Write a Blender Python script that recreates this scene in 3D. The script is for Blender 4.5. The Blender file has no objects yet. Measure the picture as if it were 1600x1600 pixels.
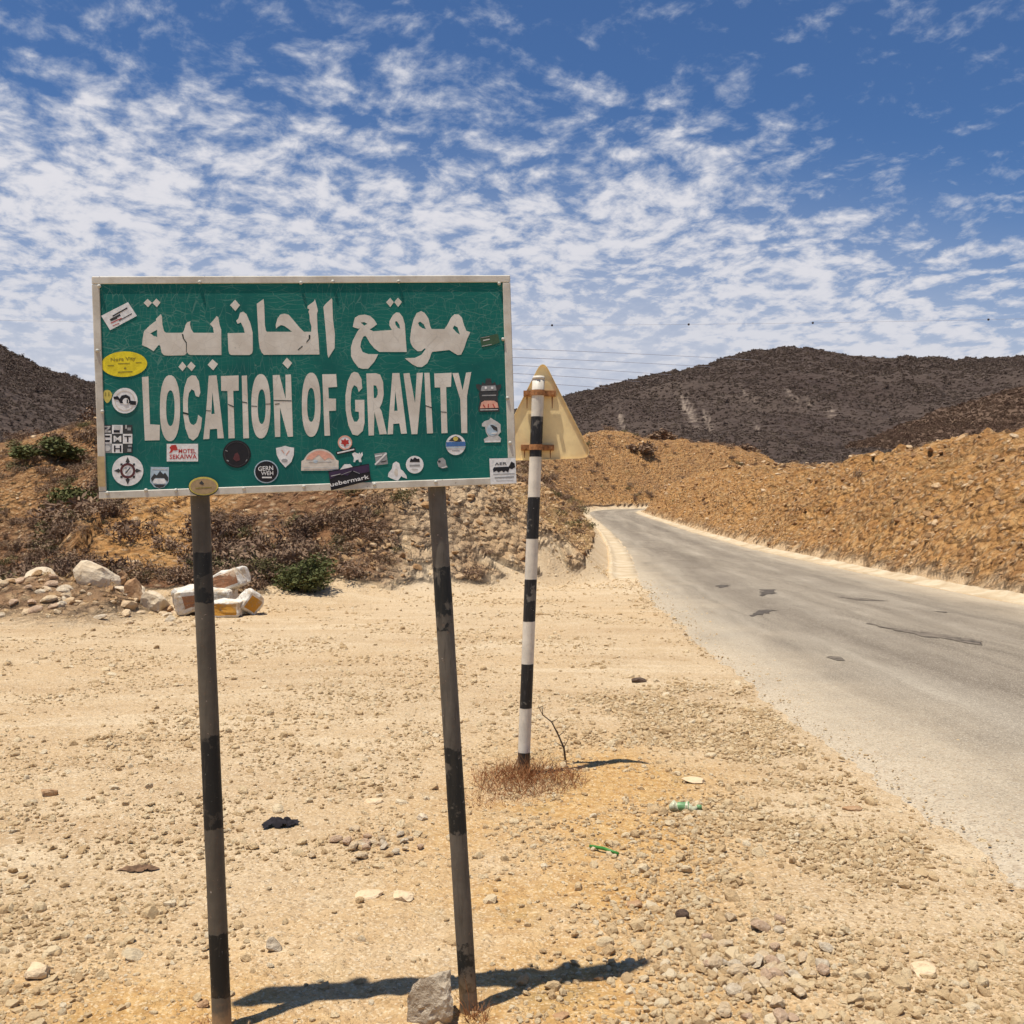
import bpy, bmesh, math, random
import numpy as np
from mathutils import Vector, Matrix
from mathutils.geometry import tessellate_polygon

scene = bpy.context.scene
C = scene.collection
R = math.radians
EYE = 1.6                      # eye height
F = 1600.0                     # focal length in photo pixels (photo is 1600 x 1600)

# ------------------------------------------------------------------ camera
cam_d = bpy.data.cameras.new('camera')
cam_d.sensor_width = 36.0
cam_d.lens = 36.0
cam_d.clip_start = 0.05
cam_d.clip_end = 9000
cam = bpy.data.objects.new('camera', cam_d)
cam.location = (0, 0, EYE)
cam.rotation_euler = (R(90), 0, 0)
C.objects.link(cam)
scene.camera = cam

scene.cycles.max_bounces = 4
scene.cycles.diffuse_bounces = 3
scene.cycles.glossy_bounces = 2
scene.cycles.transmission_bounces = 2
scene.cycles.use_adaptive_sampling = True
scene.cycles.adaptive_threshold = 0.02

# ------------------------------------------------------------------ sun + sky
SHADOW = Vector((0.21, 0.128, -1.0))          # where shadows fall per metre of height
SUN_ELEV = math.atan2(1.0, math.hypot(SHADOW.x, SHADOW.y))
SUN_ROT = math.atan2(-SHADOW.x, -SHADOW.y)
sun_d = bpy.data.lights.new('sun', 'SUN')
sun_d.energy = 4.7
sun_d.angle = R(0.6)
sun_d.color = (1.0, 0.95, 0.86)
sun = bpy.data.objects.new('sun', sun_d)
sun.rotation_euler = SHADOW.to_track_quat('-Z', 'Y').to_euler()
sun.location = (-20, -8, 80)
C.objects.link(sun)

scene.view_settings.view_transform = 'Standard'
scene.view_settings.look = 'None'
scene.view_settings.exposure = 0.32
scene.view_settings.gamma = 1.0
scene.view_settings.use_curve_mapping = False


class G:
    """tiny node-graph helper"""
    def __init__(self, tree):
        self.t = tree
        self.t.nodes.clear()

    def n(self, kind, ins=None, **props):
        nd = self.t.nodes.new(kind)
        for k, v in props.items():
            setattr(nd, k, v)
        for k, v in (ins or {}).items():
            self.put(nd.inputs[k], v)
        return nd

    def put(self, sock, v):
        if isinstance(v, bpy.types.NodeSocket):
            self.t.links.new(v, sock)
        else:
            if sock.type == 'RGBA' and len(v) == 3:
                v = (*v, 1)
            sock.default_value = v

    def m(self, op, a, b=0.0, c=0.0, clamp=False):
        nd = self.n('ShaderNodeMath', {0: a, 1: b, 2: c}, operation=op, use_clamp=clamp)
        return nd.outputs[0]

    def vm(self, op, a, b=(0, 0, 0)):
        nd = self.n('ShaderNodeVectorMath', {0: a, 1: b}, operation=op)
        return nd.outputs[0]

    def scale(self, v, s):
        return self.vm('MULTIPLY', v, s if not isinstance(s, (int, float)) else (s, s, s))

    def mix(self, f, a, b, blend='MIX'):
        nd = self.n('ShaderNodeMix', data_type='RGBA', blend_type=blend)
        self.put(nd.inputs[0], f)
        self.put(nd.inputs[6], a)
        self.put(nd.inputs[7], b)
        return nd.outputs[2]

    def ramp(self, f, lo, hi):
        nd = self.n('ShaderNodeMapRange', {0: f, 1: lo, 2: hi, 3: 0.0, 4: 1.0}, interpolation_type='SMOOTHSTEP')
        return nd.outputs[0]

    def noise(self, vec, scale, detail=4, rough=0.55, dist=0.0):
        nd = self.n('ShaderNodeTexNoise', {'Vector': vec, 'Scale': scale, 'Detail': detail, 'Roughness': rough, 'Distortion': dist})
        return nd

    def voro(self, vec, scale, feature='F1', rnd=1.0):
        nd = self.n('ShaderNodeTexVoronoi', {'Vector': vec, 'Scale': scale, 'Randomness': rnd}, feature=feature)
        return nd

    def cramp(self, f, stops, interp='LINEAR'):
        nd = self.n('ShaderNodeValToRGB', {0: f})
        cr = nd.color_ramp
        cr.interpolation = interp
        while len(cr.elements) < len(stops):
            cr.elements.new(0.5)
        for e, (p, c) in zip(cr.elements, stops):
            e.position = p
            e.color = (*c, 1)
        return nd.outputs[0]


world = bpy.data.worlds.new('World')
scene.world = world
world.use_nodes = True
g = G(world.node_tree)
tc = g.n('ShaderNodeTexCoord')
sky = g.n('ShaderNodeTexSky', sky_type='NISHITA', sun_disc=False, sun_elevation=SUN_ELEV, sun_rotation=SUN_ROT,
          altitude=300, air_density=1.0, dust_density=0.4, ozone_density=3.0)
sep = g.n('ShaderNodeSeparateXYZ', {0: tc.outputs['Generated']})
dx, dy, dz = sep.outputs
zc_ = g.m('ADD', g.m('MAXIMUM', dz, 0.0), 0.22)      # the layer curves down with the earth
u = g.m('DIVIDE', dx, zc_)
v = g.m('DIVIDE', dy, zc_)
# a sheet of altocumulus: streets of cloud run along a rotated axis of the cloud plane
ang = R(24)
us = g.m('ADD', g.m('MULTIPLY', u, math.cos(ang)), g.m('MULTIPLY', v, math.sin(ang)))
vs = g.m('SUBTRACT', g.m('MULTIPLY', v, math.cos(ang)), g.m('MULTIPLY', u, math.sin(ang)))
plane = g.n('ShaderNodeCombineXYZ', {0: us, 1: g.m('MULTIPLY', vs, 0.92), 2: 0.0}).outputs[0]
warp = g.noise(plane, 4.2, 2, 0.5)
pl2 = g.vm('ADD', plane, g.scale(g.vm('SUBTRACT', warp.outputs['Color'], (0.5, 0.5, 0.5)), 0.10))
big = g.noise(g.vm('ADD', pl2, (3.7, 1.2, 0)), 2.5, 2, 0.5).outputs['Fac']
puff = g.noise(g.vm('ADD', pl2, (11.3, 4.1, 0)), 16.0, 5, 0.60).outputs['Fac']
fine = g.noise(pl2, 44.0, 3, 0.6).outputs['Fac']
cover = g.ramp(g.m('SUBTRACT', v, g.m('MULTIPLY', u, 0.30)), 1.30, 2.12)    # the sheet thickens away from the viewer
thr = g.m('SUBTRACT', 0.645, g.m('MULTIPLY', cover, 0.285))
thr = g.m('SUBTRACT', thr, g.m('MULTIPLY', g.m('SUBTRACT', big, 0.5), 0.34))
dens = g.m('ADD', puff, g.m('MULTIPLY', g.m('SUBTRACT', fine, 0.5), 0.16))
cl = g.ramp(g.m('SUBTRACT', dens, thr), -0.15, 0.22)
thick = g.ramp(g.m('SUBTRACT', dens, thr), -0.05, 0.28)
ccol = g.mix(thick, (5.3, 5.8, 6.9), (8.6, 8.4, 8.7))
far = g.ramp(g.m('SUBTRACT', v, g.m('MULTIPLY', u, 0.12)), 1.50, 2.75)
ccol = g.mix(far, ccol, g.mix(thick, (6.0, 6.2, 7.0), (7.4, 7.4, 7.9)))
amount = g.m('MULTIPLY', cl, 0.93)
amount = g.m('MAXIMUM', amount, g.m('MULTIPLY', far, 0.84))
skyc = g.mix(1.0, sky.outputs[0], (0.54, 0.74, 0.98), 'MULTIPLY')
colr = g.mix(amount, skyc, ccol)
above = g.ramp(dz, -0.02, 0.03)
colr = g.mix(above, (3.4, 2.7, 1.9), colr)
bg = g.n('ShaderNodeBackground', {'Color': colr, 'Strength': 0.076})
wo = g.n('ShaderNodeOutputWorld', {'Surface': bg.outputs[0]})
world.cycles.sampling_method = 'NONE'       # a smooth sky without a sun disc needs no importance map

# ------------------------------------------------------------------ helpers
rng = np.random.default_rng(7)
random.seed(7)
MATS = {}


def material(name):
    m_ = bpy.data.materials.new(name)
    m_.use_nodes = True
    MATS[name] = m_
    return m_, G(m_.node_tree)


def finish(g, col, rough=0.9, bump=None, bstr=0.5, bdist=0.01, spec=0.3, **extra):
    ins = {'Base Color': col, 'Roughness': rough, 'Specular IOR Level': spec}
    ins.update(extra)
    if bump is not None:
        b = g.n('ShaderNodeBump', {'Strength': bstr, 'Distance': bdist, 'Height': bump})
        ins['Normal'] = b.outputs[0]
    p = g.n('ShaderNodeBsdfPrincipled', ins)
    g.n('ShaderNodeOutputMaterial', {'Surface': p.outputs[0]})


def simple(name, col, rough=0.7, var=0.15, scale=30, spec=0.3, **extra):
    m_, g = material(name)
    o = g.n('ShaderNodeTexCoord').outputs['Object']
    nz = g.noise(o, scale, 4).outputs['Fac']
    c = g.mix(g.ramp(nz, 0.3, 0.7), tuple(max(0, k * (1 - var)) for k in col), tuple(min(1, k * (1 + var)) for k in col))
    finish(g, c, rough, bump=nz, bstr=0.15, bdist=0.002, spec=spec, **extra)
    return m_


def tag(o, label=None, cat=None, group=None, kind=None):
    if label: o['label'] = label
    if cat: o['category'] = cat
    if group: o['group'] = group
    if kind: o['kind'] = kind
    return o


def link(name, me, parent=None, mats=(), smooth=False):
    o = bpy.data.objects.new(name, me)
    C.objects.link(o)
    if parent is not None:
        o.parent = parent
    for m_ in mats:
        me.materials.append(MATS[m_] if isinstance(m_, str) else m_)
    if smooth:
        me.polygons.foreach_set('use_smooth', [True] * len(me.polygons))
    return o


def mesh_np(name, verts, faces):
    """fast mesh from numpy arrays; faces (n,3) or (n,4)"""
    me = bpy.data.meshes.new(name)
    verts = np.asarray(verts, dtype=np.float32)
    faces = np.asarray(faces, dtype=np.int32)
    k = faces.shape[1]
    me.vertices.add(len(verts))
    me.vertices.foreach_set('co', verts.ravel())
    me.loops.add(faces.size)
    me.loops.foreach_set('vertex_index', faces.ravel())
    me.polygons.add(len(faces))
    me.polygons.foreach_set('loop_start', np.arange(0, faces.size, k, dtype=np.int32))
    me.update(calc_edges=True)
    me.validate()
    return me


def empty(name, loc):
    o = bpy.data.objects.new(name, None)
    o.location = loc
    o.empty_display_size = 0.1
    C.objects.link(o)
    return o


def tube(bm, pts, radii, seg=8, cap=True):
    pts = [Vector(p) for p in pts]
    if not hasattr(radii, '__len__'):
        radii = [radii] * len(pts)
    rings = []
    for i, p in enumerate(pts):
        d = (pts[min(i + 1, len(pts) - 1)] - pts[max(i - 1, 0)]).normalized()
        a = Vector((0, 0, 1)) if abs(d.z) < 0.9 else Vector((1, 0, 0))
        s = d.cross(a).normalized()
        t = s.cross(d).normalized()
        rings.append([bm.verts.new(p + (s * math.cos(2 * math.pi * k / seg) + t * math.sin(2 * math.pi * k / seg)) * radii[i]) for k in range(seg)])
    for r0, r1 in zip(rings, rings[1:]):
        for k in range(seg):
            bm.faces.new((r0[k], r0[(k + 1) % seg], r1[(k + 1) % seg], r1[k]))
    if cap:
        bm.faces.new(rings[0])
        bm.faces.new(list(reversed(rings[-1])))


def bm_mesh(name, bm):
    bmesh.ops.recalc_face_normals(bm, faces=bm.faces)
    me = bpy.data.meshes.new(name)
    bm.to_mesh(me)
    bm.free()
    return me


# ---------- noise
def vnoise(x, y, seed=0):
    ix = np.floor(x).astype(np.int64)
    iy = np.floor(y).astype(np.int64)
    fx = (x - ix)
    fy = (y - iy)
    fx = fx * fx * (3 - 2 * fx)
    fy = fy * fy * (3 - 2 * fy)

    def h(a, b):
        q = (a * 374761393 + b * 668265263 + seed * 974634777) & 0xffffffff
        q = ((q ^ (q >> 13)) * 1274126177) & 0xffffffff
        q = q ^ (q >> 16)
        return (q & 0xffff) / 65535.0
    return (h(ix, iy) * (1 - fx) + h(ix + 1, iy) * fx) * (1 - fy) + (h(ix, iy + 1) * (1 - fx) + h(ix + 1, iy + 1) * fx) * fy


def fbm(x, y, octv=4, seed=0, gain=0.5):
    s = np.zeros_like(x, dtype=float)
    a, tot = 1.0, 0.0
    for o in range(octv):
        s += a * (vnoise(x, y, seed + o * 17) * 2 - 1)
        tot += a
        x = x * 2.03 + 11.7
        y = y * 2.03 - 5.3
        a *= gain
    return s / tot


def ridged(x, y, octv=4, seed=0):
    s = np.zeros_like(x, dtype=float)
    a, tot = 1.0, 0.0
    for o in range(octv):
        s += a * (1 - np.abs(vnoise(x, y, seed + o * 13) * 2 - 1))
        tot += a
        x = x * 2.1 + 3.1
        y = y * 2.1 + 7.7
        a *= 0.5
    return s / tot


def sstep(a, b, x):
    t = np.clip((x - a) / (b - a), 0, 1)
    return t * t * (3 - 2 * t)


# ---------- the road
RC = np.array([(5.45, -30, 0), (5.45, -5, 0), (5.5, 10, 0), (5.75, 20, 0), (6.55, 32, 0.03), (7.35, 45, 0.15), (8.1, 60, 0.45), (8.7, 75, 0.85),
               (9.25, 90, 1.25), (10.3, 104, 1.6), (13.0, 116, 1.85), (18.5, 125, 2.0), (28, 131, 2.2), (45, 134, 2.5), (70, 136, 3.0), (110, 140, 4)], float)


def catmull(P, per=30):
    out = []
    for i in range(1, len(P) - 2):
        p0, p1, p2, p3 = P[i - 1], P[i], P[i + 1], P[i + 2]
        for k in range(per):
            t = k / per
            out.append(0.5 * ((2 * p1) + (-p0 + p2) * t + (2 * p0 - 5 * p1 + 4 * p2 - p3) * t * t + (-p0 + 3 * p1 - 3 * p2 + p3) * t ** 3))
    return np.array(out)


RP = catmull(RC, 30)
RT = np.gradient(RP[:, :2], axis=0)
RT /= np.linalg.norm(RT, axis=1)[:, None]
RN = np.stack([RT[:, 1], -RT[:, 0]], 1)        # to the right of travel
HW = np.interp(RP[:, 1], [0, 6, 15, 25, 40, 60, 110], [3.45, 3.42, 3.3, 3.05, 2.65, 2.4, 2.35])


def road_info(x, y):
    x = np.ravel(x)
    y = np.ravel(y)
    lat = np.empty(len(x))
    zr = np.empty(len(x))
    hw = np.empty(len(x))
    al = np.empty(len(x))
    px, py = RP[:, 0].astype(np.float32), RP[:, 1].astype(np.float32)
    for i in range(0, len(x), 40000):
        sx = x[i:i + 40000].astype(np.float32)
        sy = y[i:i + 40000].astype(np.float32)
        d = (sx[:, None] - px) ** 2 + (sy[:, None] - py) ** 2
        k = np.argmin(d, 1)
        off = (sx - px[k]) * RN[k, 0] + (sy - py[k]) * RN[k, 1]
        dist = np.sqrt(d[np.arange(len(k)), k])
        end = (k == 0) | (k == len(px) - 1)
        lat[i:i + 40000] = np.where(end, off, np.sign(off) * dist)
        zr[i:i + 40000] = RP[k, 2]
        hw[i:i + 40000] = HW[k]
        al[i:i + 40000] = k
    return lat, zr, hw, al


# crest of the low orange / brown hills seen from the lay-by
CR_PX = [-600, -300, 0, 60, 145, 300, 500, 700, 810, 880, 910, 1010, 1060, 1130, 1180, 1240, 1300, 1500, 1900, 2400]
CR_PY = [740, 720, 692, 680, 657, 640, 632, 640, 652, 657, 664, 688, 693, 699, 711, 742, 758, 770, 770, 770]
CD_PX = [-600, 0, 300, 600, 800, 900, 1000, 1300, 2400]
CD_Y = [50, 58, 60, 68, 88, 120, 172, 200, 210]


def terrain(x, y):
    """height and soil masks of the land"""
    x = np.ravel(np.asarray(x, float))
    y = np.ravel(np.asarray(y, float))
    lat, zr, hw, al = road_info(x, y)
    yc = np.maximum(y, 6.0)
    px = 800 + F * x / yc
    Y0 = np.interp(px, [-900, 0, 280, 400, 530, 700, 850, 960, 1000], [15.5, 15.5, 17, 17.2, 18, 19.2, 21.2, 23.5, 24]) + fbm(x / 2.2, y / 2.2, 3, 5) * 0.5
    D = np.interp(px, CD_PX, CD_Y)
    zc = 1.6 + (800 - np.interp(px, CR_PX, CR_PY)) / F * D
    t = np.maximum((y - Y0) / (D - Y0), 0)
    ex = np.interp(px, [300, 900, 1000], [1.45, 1.5, 1.0])
    hill = np.where(t < 1, zc * (1 - (1 - np.minimum(t, 1)) ** ex), zc * (1 - 0.35 * (t - 1)))
    hill = hill + 1.7 * sstep(0, 5.5, y - Y0) * sstep(430, 620, px) * sstep(1.0, 0.5, t)
    # ravine and far valley side on the left
    tl = np.clip((y - 34) / (D - 34), 0, 3)
    zl = np.where(tl < 1, -3.2 + (zc + 3.2) * (1 - (1 - np.minimum(tl, 1)) ** 1.15), zc * (1 - 0.3 * (tl - 1)))
    zl = np.where(y < 34, -3.2 * sstep(16.8, 27, y), zl)
    zl = zl + (ridged(x / 9 + y / 22, y / 16, 3, 21) - 0.6) * 2.0 * sstep(30, 42, y) * (1 - sstep(0.75, 1.0, tl))
    xb = -8.3 - 0.16 * (y - 20) + fbm(y / 3.0, x * 0, 3, 31) * 0.35
    e = x - xb
    spur = hill - 0.85 * np.maximum(-e, 0) ** 1.05
    left = np.where(e > 0, hill, np.maximum(zl, spur))
    left = np.where(y < 16.8, np.where(e > 0, hill, 0), left)
    hilly = sstep(0.2, 2.0, np.where(e > 0, hill, zl + 3.2)) * sstep(16, 20, y)
    keep = 1 - 0.85 * sstep(0.8, 1.0, t) * sstep(1.2, 1.0, t)
    calm = 1 - 0.6 * sstep(560, 680, px) * sstep(48, 34, y)
    left = left + hilly * keep * calm * (fbm(x / 5, y / 5, 5, 3) * 1.15 + (ridged(x / 2.0, y / 2.6, 4, 9) - 0.6) * 0.9 + (ridged(x / 0.8, y / 0.8, 3, 10) - 0.6) * 0.3)
    # cut by the road
    dl = -lat - hw - 0.6
    cut = zr + 0.78 * np.maximum(dl, 0) + (ridged(al / 4.0 + lat / 9, lat / 3.0, 3, 41) - 0.5) * 0.5 * sstep(0.2, 1.5, dl)
    left = np.where(y > 18, np.minimum(left, cut), left)
    # berm of rubble at the left edge of the lay-by
    bm_ = np.exp(-((y - 15.6) / 1.1) ** 2) * sstep(-5.4, -6.6, x) * (0.42 + 0.35 * fbm(x / 0.9, y / 0.9, 4, 51))
    left = left + bm_
    # right hand bank
    d = lat - hw - 0.58
    ch = np.interp(y, [-20, 0, 20, 29, 41, 51, 62, 74, 95, 112], [3.4, 3.4, 3.55, 3.8, 3.8, 3.45, 3.3, 4.0, 3.7, 3.2]) + fbm(x / 5, y / 5, 4, 61) * 0.5
    rill = (ridged(al / 4.5 + d * 0.30, d / 7.0, 4, 71) - 0.6)
    lin = 0.86 * np.maximum(d, 0)
    k = 0.5
    hb = -np.log(np.exp(-lin / k) + np.exp(-ch / k)) * k
    hb = np.maximum(hb, 0) * (1 - 0.08 * sstep(8, 30, d)) + rill * 1.25 * sstep(0.3, 1.8, d) * (1 - 0.6 * sstep(4, 6, d)) + (fbm(x / 1.1, y / 1.1, 4, 73) * 0.34 + (ridged(x / 0.9 + y / 3, y / 0.9, 3, 74) - 0.6) * 0.30) * sstep(0.2, 1.2, d)
    right = zr + hb
    z = np.where(lat > 0, right, left)
    # lay-by: nearly flat, lightly rutted
    flat = (1 - sstep(0.05, 0.6, np.abs(z - zr * 0)))
    micro = fbm(x / 1.7, y / 1.7, 3, 81) * 0.016 + fbm(x / 0.24, y / 0.24, 3, 82) * 0.012 + fbm(x / 0.06, y / 0.06, 2, 83) * 0.008
    near = sstep(1.3, 0.3, np.abs(lat) - hw)
    z = z + micro * (1 - 0.85 * near)
    # the ground drops a little under the asphalt
    onroad = sstep(-0.45, -0.9, np.abs(lat) - hw)
    z = np.where(np.abs(lat) < hw, z * (1 - onroad) + (zr - 0.06) * onroad, z)
    # soil masks
    lot = np.where((lat < 0) & (y < 40), sstep(0.7, 0.25, t * 26 + 1.1 * fbm(x / 0.8, y / 0.8, 4, 94) * sstep(0.0, 0.02, t) + np.maximum(-zl - 0.5, 0) * (e < 0)), 0)
    lot = np.where((lat < 0) & (dl < 0.6), 1, lot)
    lot = np.where((y < 20) & (lat < 0), lot * (1 - 0.75 * np.clip(bm_ / 0.25, 0, 1)), lot)
    lot = np.where(lat > 0, 0.85 * sstep(0.55, 0.05, d + 0.4 * fbm(x / 0.5, y / 0.5, 4, 93)), lot)
    n1 = fbm(x / 0.9, y / 0.9, 4, 91)
    sand = 1.25 * np.exp(-((x - 0.22 - 0.08 * (y - 4)) / (0.60 + 0.05 * (y - 3))) ** 2) * sstep(8.0, 6.0, y) + np.exp(-((x + 1.2) / 0.7) ** 2 - ((y - 3.0) / 0.75) ** 2)
    sand = np.clip(sand * (0.85 + 1.1 * n1 + 0.5 * fbm(x / 0.25, y / 0.25, 3, 92)), 0, 1)
    xt = np.interp(y, [14, 18, 22, 30, 45], [-1.4, -1.5, -1.3, -1.7, -1.2])
    pale = np.exp(-((x - xt) / (0.75 + 0.02 * y)) ** 2) * sstep(15, 20, y) * (0.75 + 0.6 * n1)
    pale = np.maximum(pale, 0.50 * sstep(540, 660, px + 60 * n1) * sstep(1000, 880, px) * sstep(18.5, 20, y) * sstep(44, 26, y) * (lat < 0) * (0.9 + 0.7 * n1))
    pale = np.maximum(pale, np.where((lat < 0) & (y > 20), sstep(1.2, 0.3, dl) * (0.55 + 0.9 * n1), 0))
    orange = np.where(lat > 0, 0.85 + 0.4 * n1, 0)
    orange = np.maximum(orange, np.where((lat < 0) & (y > 20), 0.95 * sstep(4.2, 1.2, dl) * (dl > -0.6), 0))
    orange = np.maximum(orange, np.exp(-((e - 1.0) / 1.25) ** 2) * sstep(18, 20, y) * sstep(46, 36, y) * (x < -3) * 1.2)
    orange = np.maximum(orange, np.where(px > 820, 0.62 + 0.5 * n1, 0.0) * sstep(24, 34, y) * (lat < 0))
    orange = np.maximum(orange, np.where(lat < 0, (0.06 + 0.75 * fbm(x / 6, y / 6, 3, 95)), 0) * sstep(18, 24, y))
    orange = np.maximum(orange, 0.75 * np.exp(-((x - 0.6) / 3.2) ** 2) * sstep(18.5, 21, y) * sstep(40, 26, y) * (0.7 + n1))
    soil = np.stack([np.clip(lot, 0, 1), np.clip(pale, 0, 1), np.clip(orange, 0, 1), sand], 1)
    return z, soil, lat, hw


def tz(x, y):
    return float(terrain(np.array([x]), np.array([y]))[0][0])


def at(px, py, Y):
    """point seen at a photo pixel, at distance Y"""
    return Vector(((px - 800) / F * Y, Y, EYE - (py - 800) / F * Y))


def gd(px, py, lift=0.0):
    """point on the nearly level lay-by seen at a photo pixel"""
    Y = EYE * F / (py - 800)
    p = at(px, py, Y)
    for _ in range(3):
        z = tz(p.x, p.y)
        Y = (EYE - z) * F / (py - 800)
        p = at(px, py, Y)
    p.z = tz(p.x, p.y) + lift
    return p


# ------------------------------------------------------------------ materials
def make_terrain_mat():
    m_, g = material('earth')
    o = g.n('ShaderNodeTexCoord').outputs['Object']
    att = g.n('ShaderNodeAttribute', attribute_name='soil')
    s = g.n('ShaderNodeSeparateColor', {0: att.outputs['Color']})
    lot, pale, orange = s.outputs
    sand = att.outputs['Alpha']
    nb = g.noise(o, 0.35, 3, 0.6).outputs['Fac']
    nm = g.noise(o, 2.3, 5, 0.65).outputs['Fac']
    nf = g.noise(o, 16.0, 3, 0.65).outputs['Fac']
    v1 = g.voro(o, 34.0)
    v2 = g.voro(o, 110.0)
    v3 = g.voro(o, 5.5)
    v4 = g.voro(o, 1.9)
    # hillside earth
    hillc = g.cramp(nm, [(0.25, (0.10, 0.050, 0.026)), (0.5, (0.215, 0.112, 0.052)), (0.75, (0.36, 0.215, 0.105))])
    hillc = g.mix(g.ramp(nb, 0.35, 0.65), hillc, g.mix(0.65, hillc, (0.19, 0.085, 0.042)))
    orc = g.cramp(nm, [(0.25, (0.25, 0.110, 0.036)), (0.5, (0.48, 0.245, 0.082)), (0.78, (0.66, 0.42, 0.19))])
    col = g.mix(orange, hillc, orc)
    stone = g.cramp(g.n('ShaderNodeSeparateColor', {0: v3.outputs['Color']}).outputs[0], [(0.0, (0.25, 0.14, 0.07)), (0.45, (0.44, 0.27, 0.13)), (0.8, (0.60, 0.42, 0.24)), (1.0, (0.70, 0.56, 0.38))])
    col = g.mix(g.m('MULTIPLY', g.ramp(v3.outputs['Distance'], 0.55, 0.2), 0.5), col, stone)
    # lay-by gravel
    gr = g.cramp(nm, [(0.2, (0.46, 0.318, 0.172)), (0.5, (0.57, 0.412, 0.240)), (0.8, (0.66, 0.505, 0.318))])
    gr = g.mix(g.ramp(nb, 0.4, 0.65), gr, g.mix(0.55, gr, (0.55, 0.365, 0.185)))
    rut = g.noise(g.vm('MULTIPLY', g.vm('ADD', o, g.scale(g.noise(o, 0.25, 1).outputs['Color'], 1.5)), (0.30, 1.7, 1.0)), 1.0, 4, 0.6).outputs['Fac']
    gr = g.mix(g.m('MULTIPLY', g.ramp(rut, 0.50, 0.66), 0.55), gr, (0.44, 0.285, 0.145))
    gr = g.mix(g.m('MULTIPLY', g.ramp(rut, 0.44, 0.32), 0.45), gr, (0.72, 0.57, 0.37))
    pc = g.n('ShaderNodeSeparateColor', {0: v1.outputs['Color']})
    peb = g.cramp(pc.outputs[0], [(0.0, (0.30, 0.19, 0.10)), (0.3, (0.50, 0.35, 0.20)), (0.7, (0.62, 0.46, 0.28)), (1.0, (0.76, 0.64, 0.46))])
    pm = g.m('MULTIPLY', g.ramp(v1.outputs['Distance'], 0.62, 0.30), g.ramp(g.m('ADD', pc.outputs[1], g.m('MULTIPLY', nm, 0.6)), 0.55, 0.95))
    gr = g.mix(g.m('MULTIPLY', pm, 0.55), gr, peb)
    pc2 = g.n('ShaderNodeSeparateColor', {0: v2.outputs['Color']})
    gr = g.mix(g.m('MULTIPLY', g.ramp(pc2.outputs[0], 0.72, 0.95), 0.55), gr, (0.30, 0.20, 0.11))
    gr = g.mix(g.m('MULTIPLY', g.ramp(pc2.outputs[1], 0.75, 0.95), 0.5), gr, (0.78, 0.64, 0.44))
    sandc = g.cramp(nf, [(0.3, (0.36, 0.170, 0.040)), (0.5, (0.52, 0.285, 0.082)), (0.7, (0.66, 0.43, 0.18))])
    sandc = g.mix(g.m('MULTIPLY', g.ramp(nm, 0.52, 0.70), 0.8), sandc, (0.30, 0.18, 0.045))
    sandc = g.mix(g.m('MULTIPLY', g.ramp(pc2.outputs[1], 0.7, 0.95), 0.6), sandc, (0.74, 0.56, 0.33))
    gr = g.mix(g.m('MULTIPLY', sand, 0.78), gr, sandc)
    col = g.mix(lot, col, gr)
    palec = g.mix(nf, (0.56, 0.41, 0.24), (0.74, 0.60, 0.41))
    col = g.mix(g.m('MULTIPLY', pale, 0.8), col, palec)
    ng_ = g.noise(o, 75.0, 3, 0.7).outputs['Fac']
    h = g.m('ADD', g.m('MULTIPLY', g.m('SUBTRACT', 1.0, v1.outputs['Distance']), g.m('MULTIPLY', pm, 0.22)), g.m('MULTIPLY', nf, 0.75))
    h = g.m('ADD', h, g.m('MULTIPLY', ng_, 0.45))
    b1 = g.n('ShaderNodeBump', {'Strength': 1.0, 'Distance': 0.035, 'Height': h})
    hh = g.m('ADD', g.m('MULTIPLY', nm, 0.9), g.m('ADD', g.m('MULTIPLY', g.m('SUBTRACT', 1.0, v3.outputs['Distance']), 0.55), g.m('MULTIPLY', g.m('SUBTRACT', 1.0, v4.outputs['Distance']), 0.8)))
    hh = g.m('MULTIPLY', hh, g.m('SUBTRACT', 1.0, lot))
    b2 = g.n('ShaderNodeBump', {'Strength': 1.0, 'Distance': 0.42, 'Height': hh, 'Normal': b1.outputs[0]})
    p = g.n('ShaderNodeBsdfPrincipled', {'Base Color': col, 'Roughness': 0.95, 'Specular IOR Level': 0.15, 'Normal': b2.outputs[0]})
    g.n('ShaderNodeOutputMaterial', {'Surface': p.outputs[0]})


make_terrain_mat()


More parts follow.
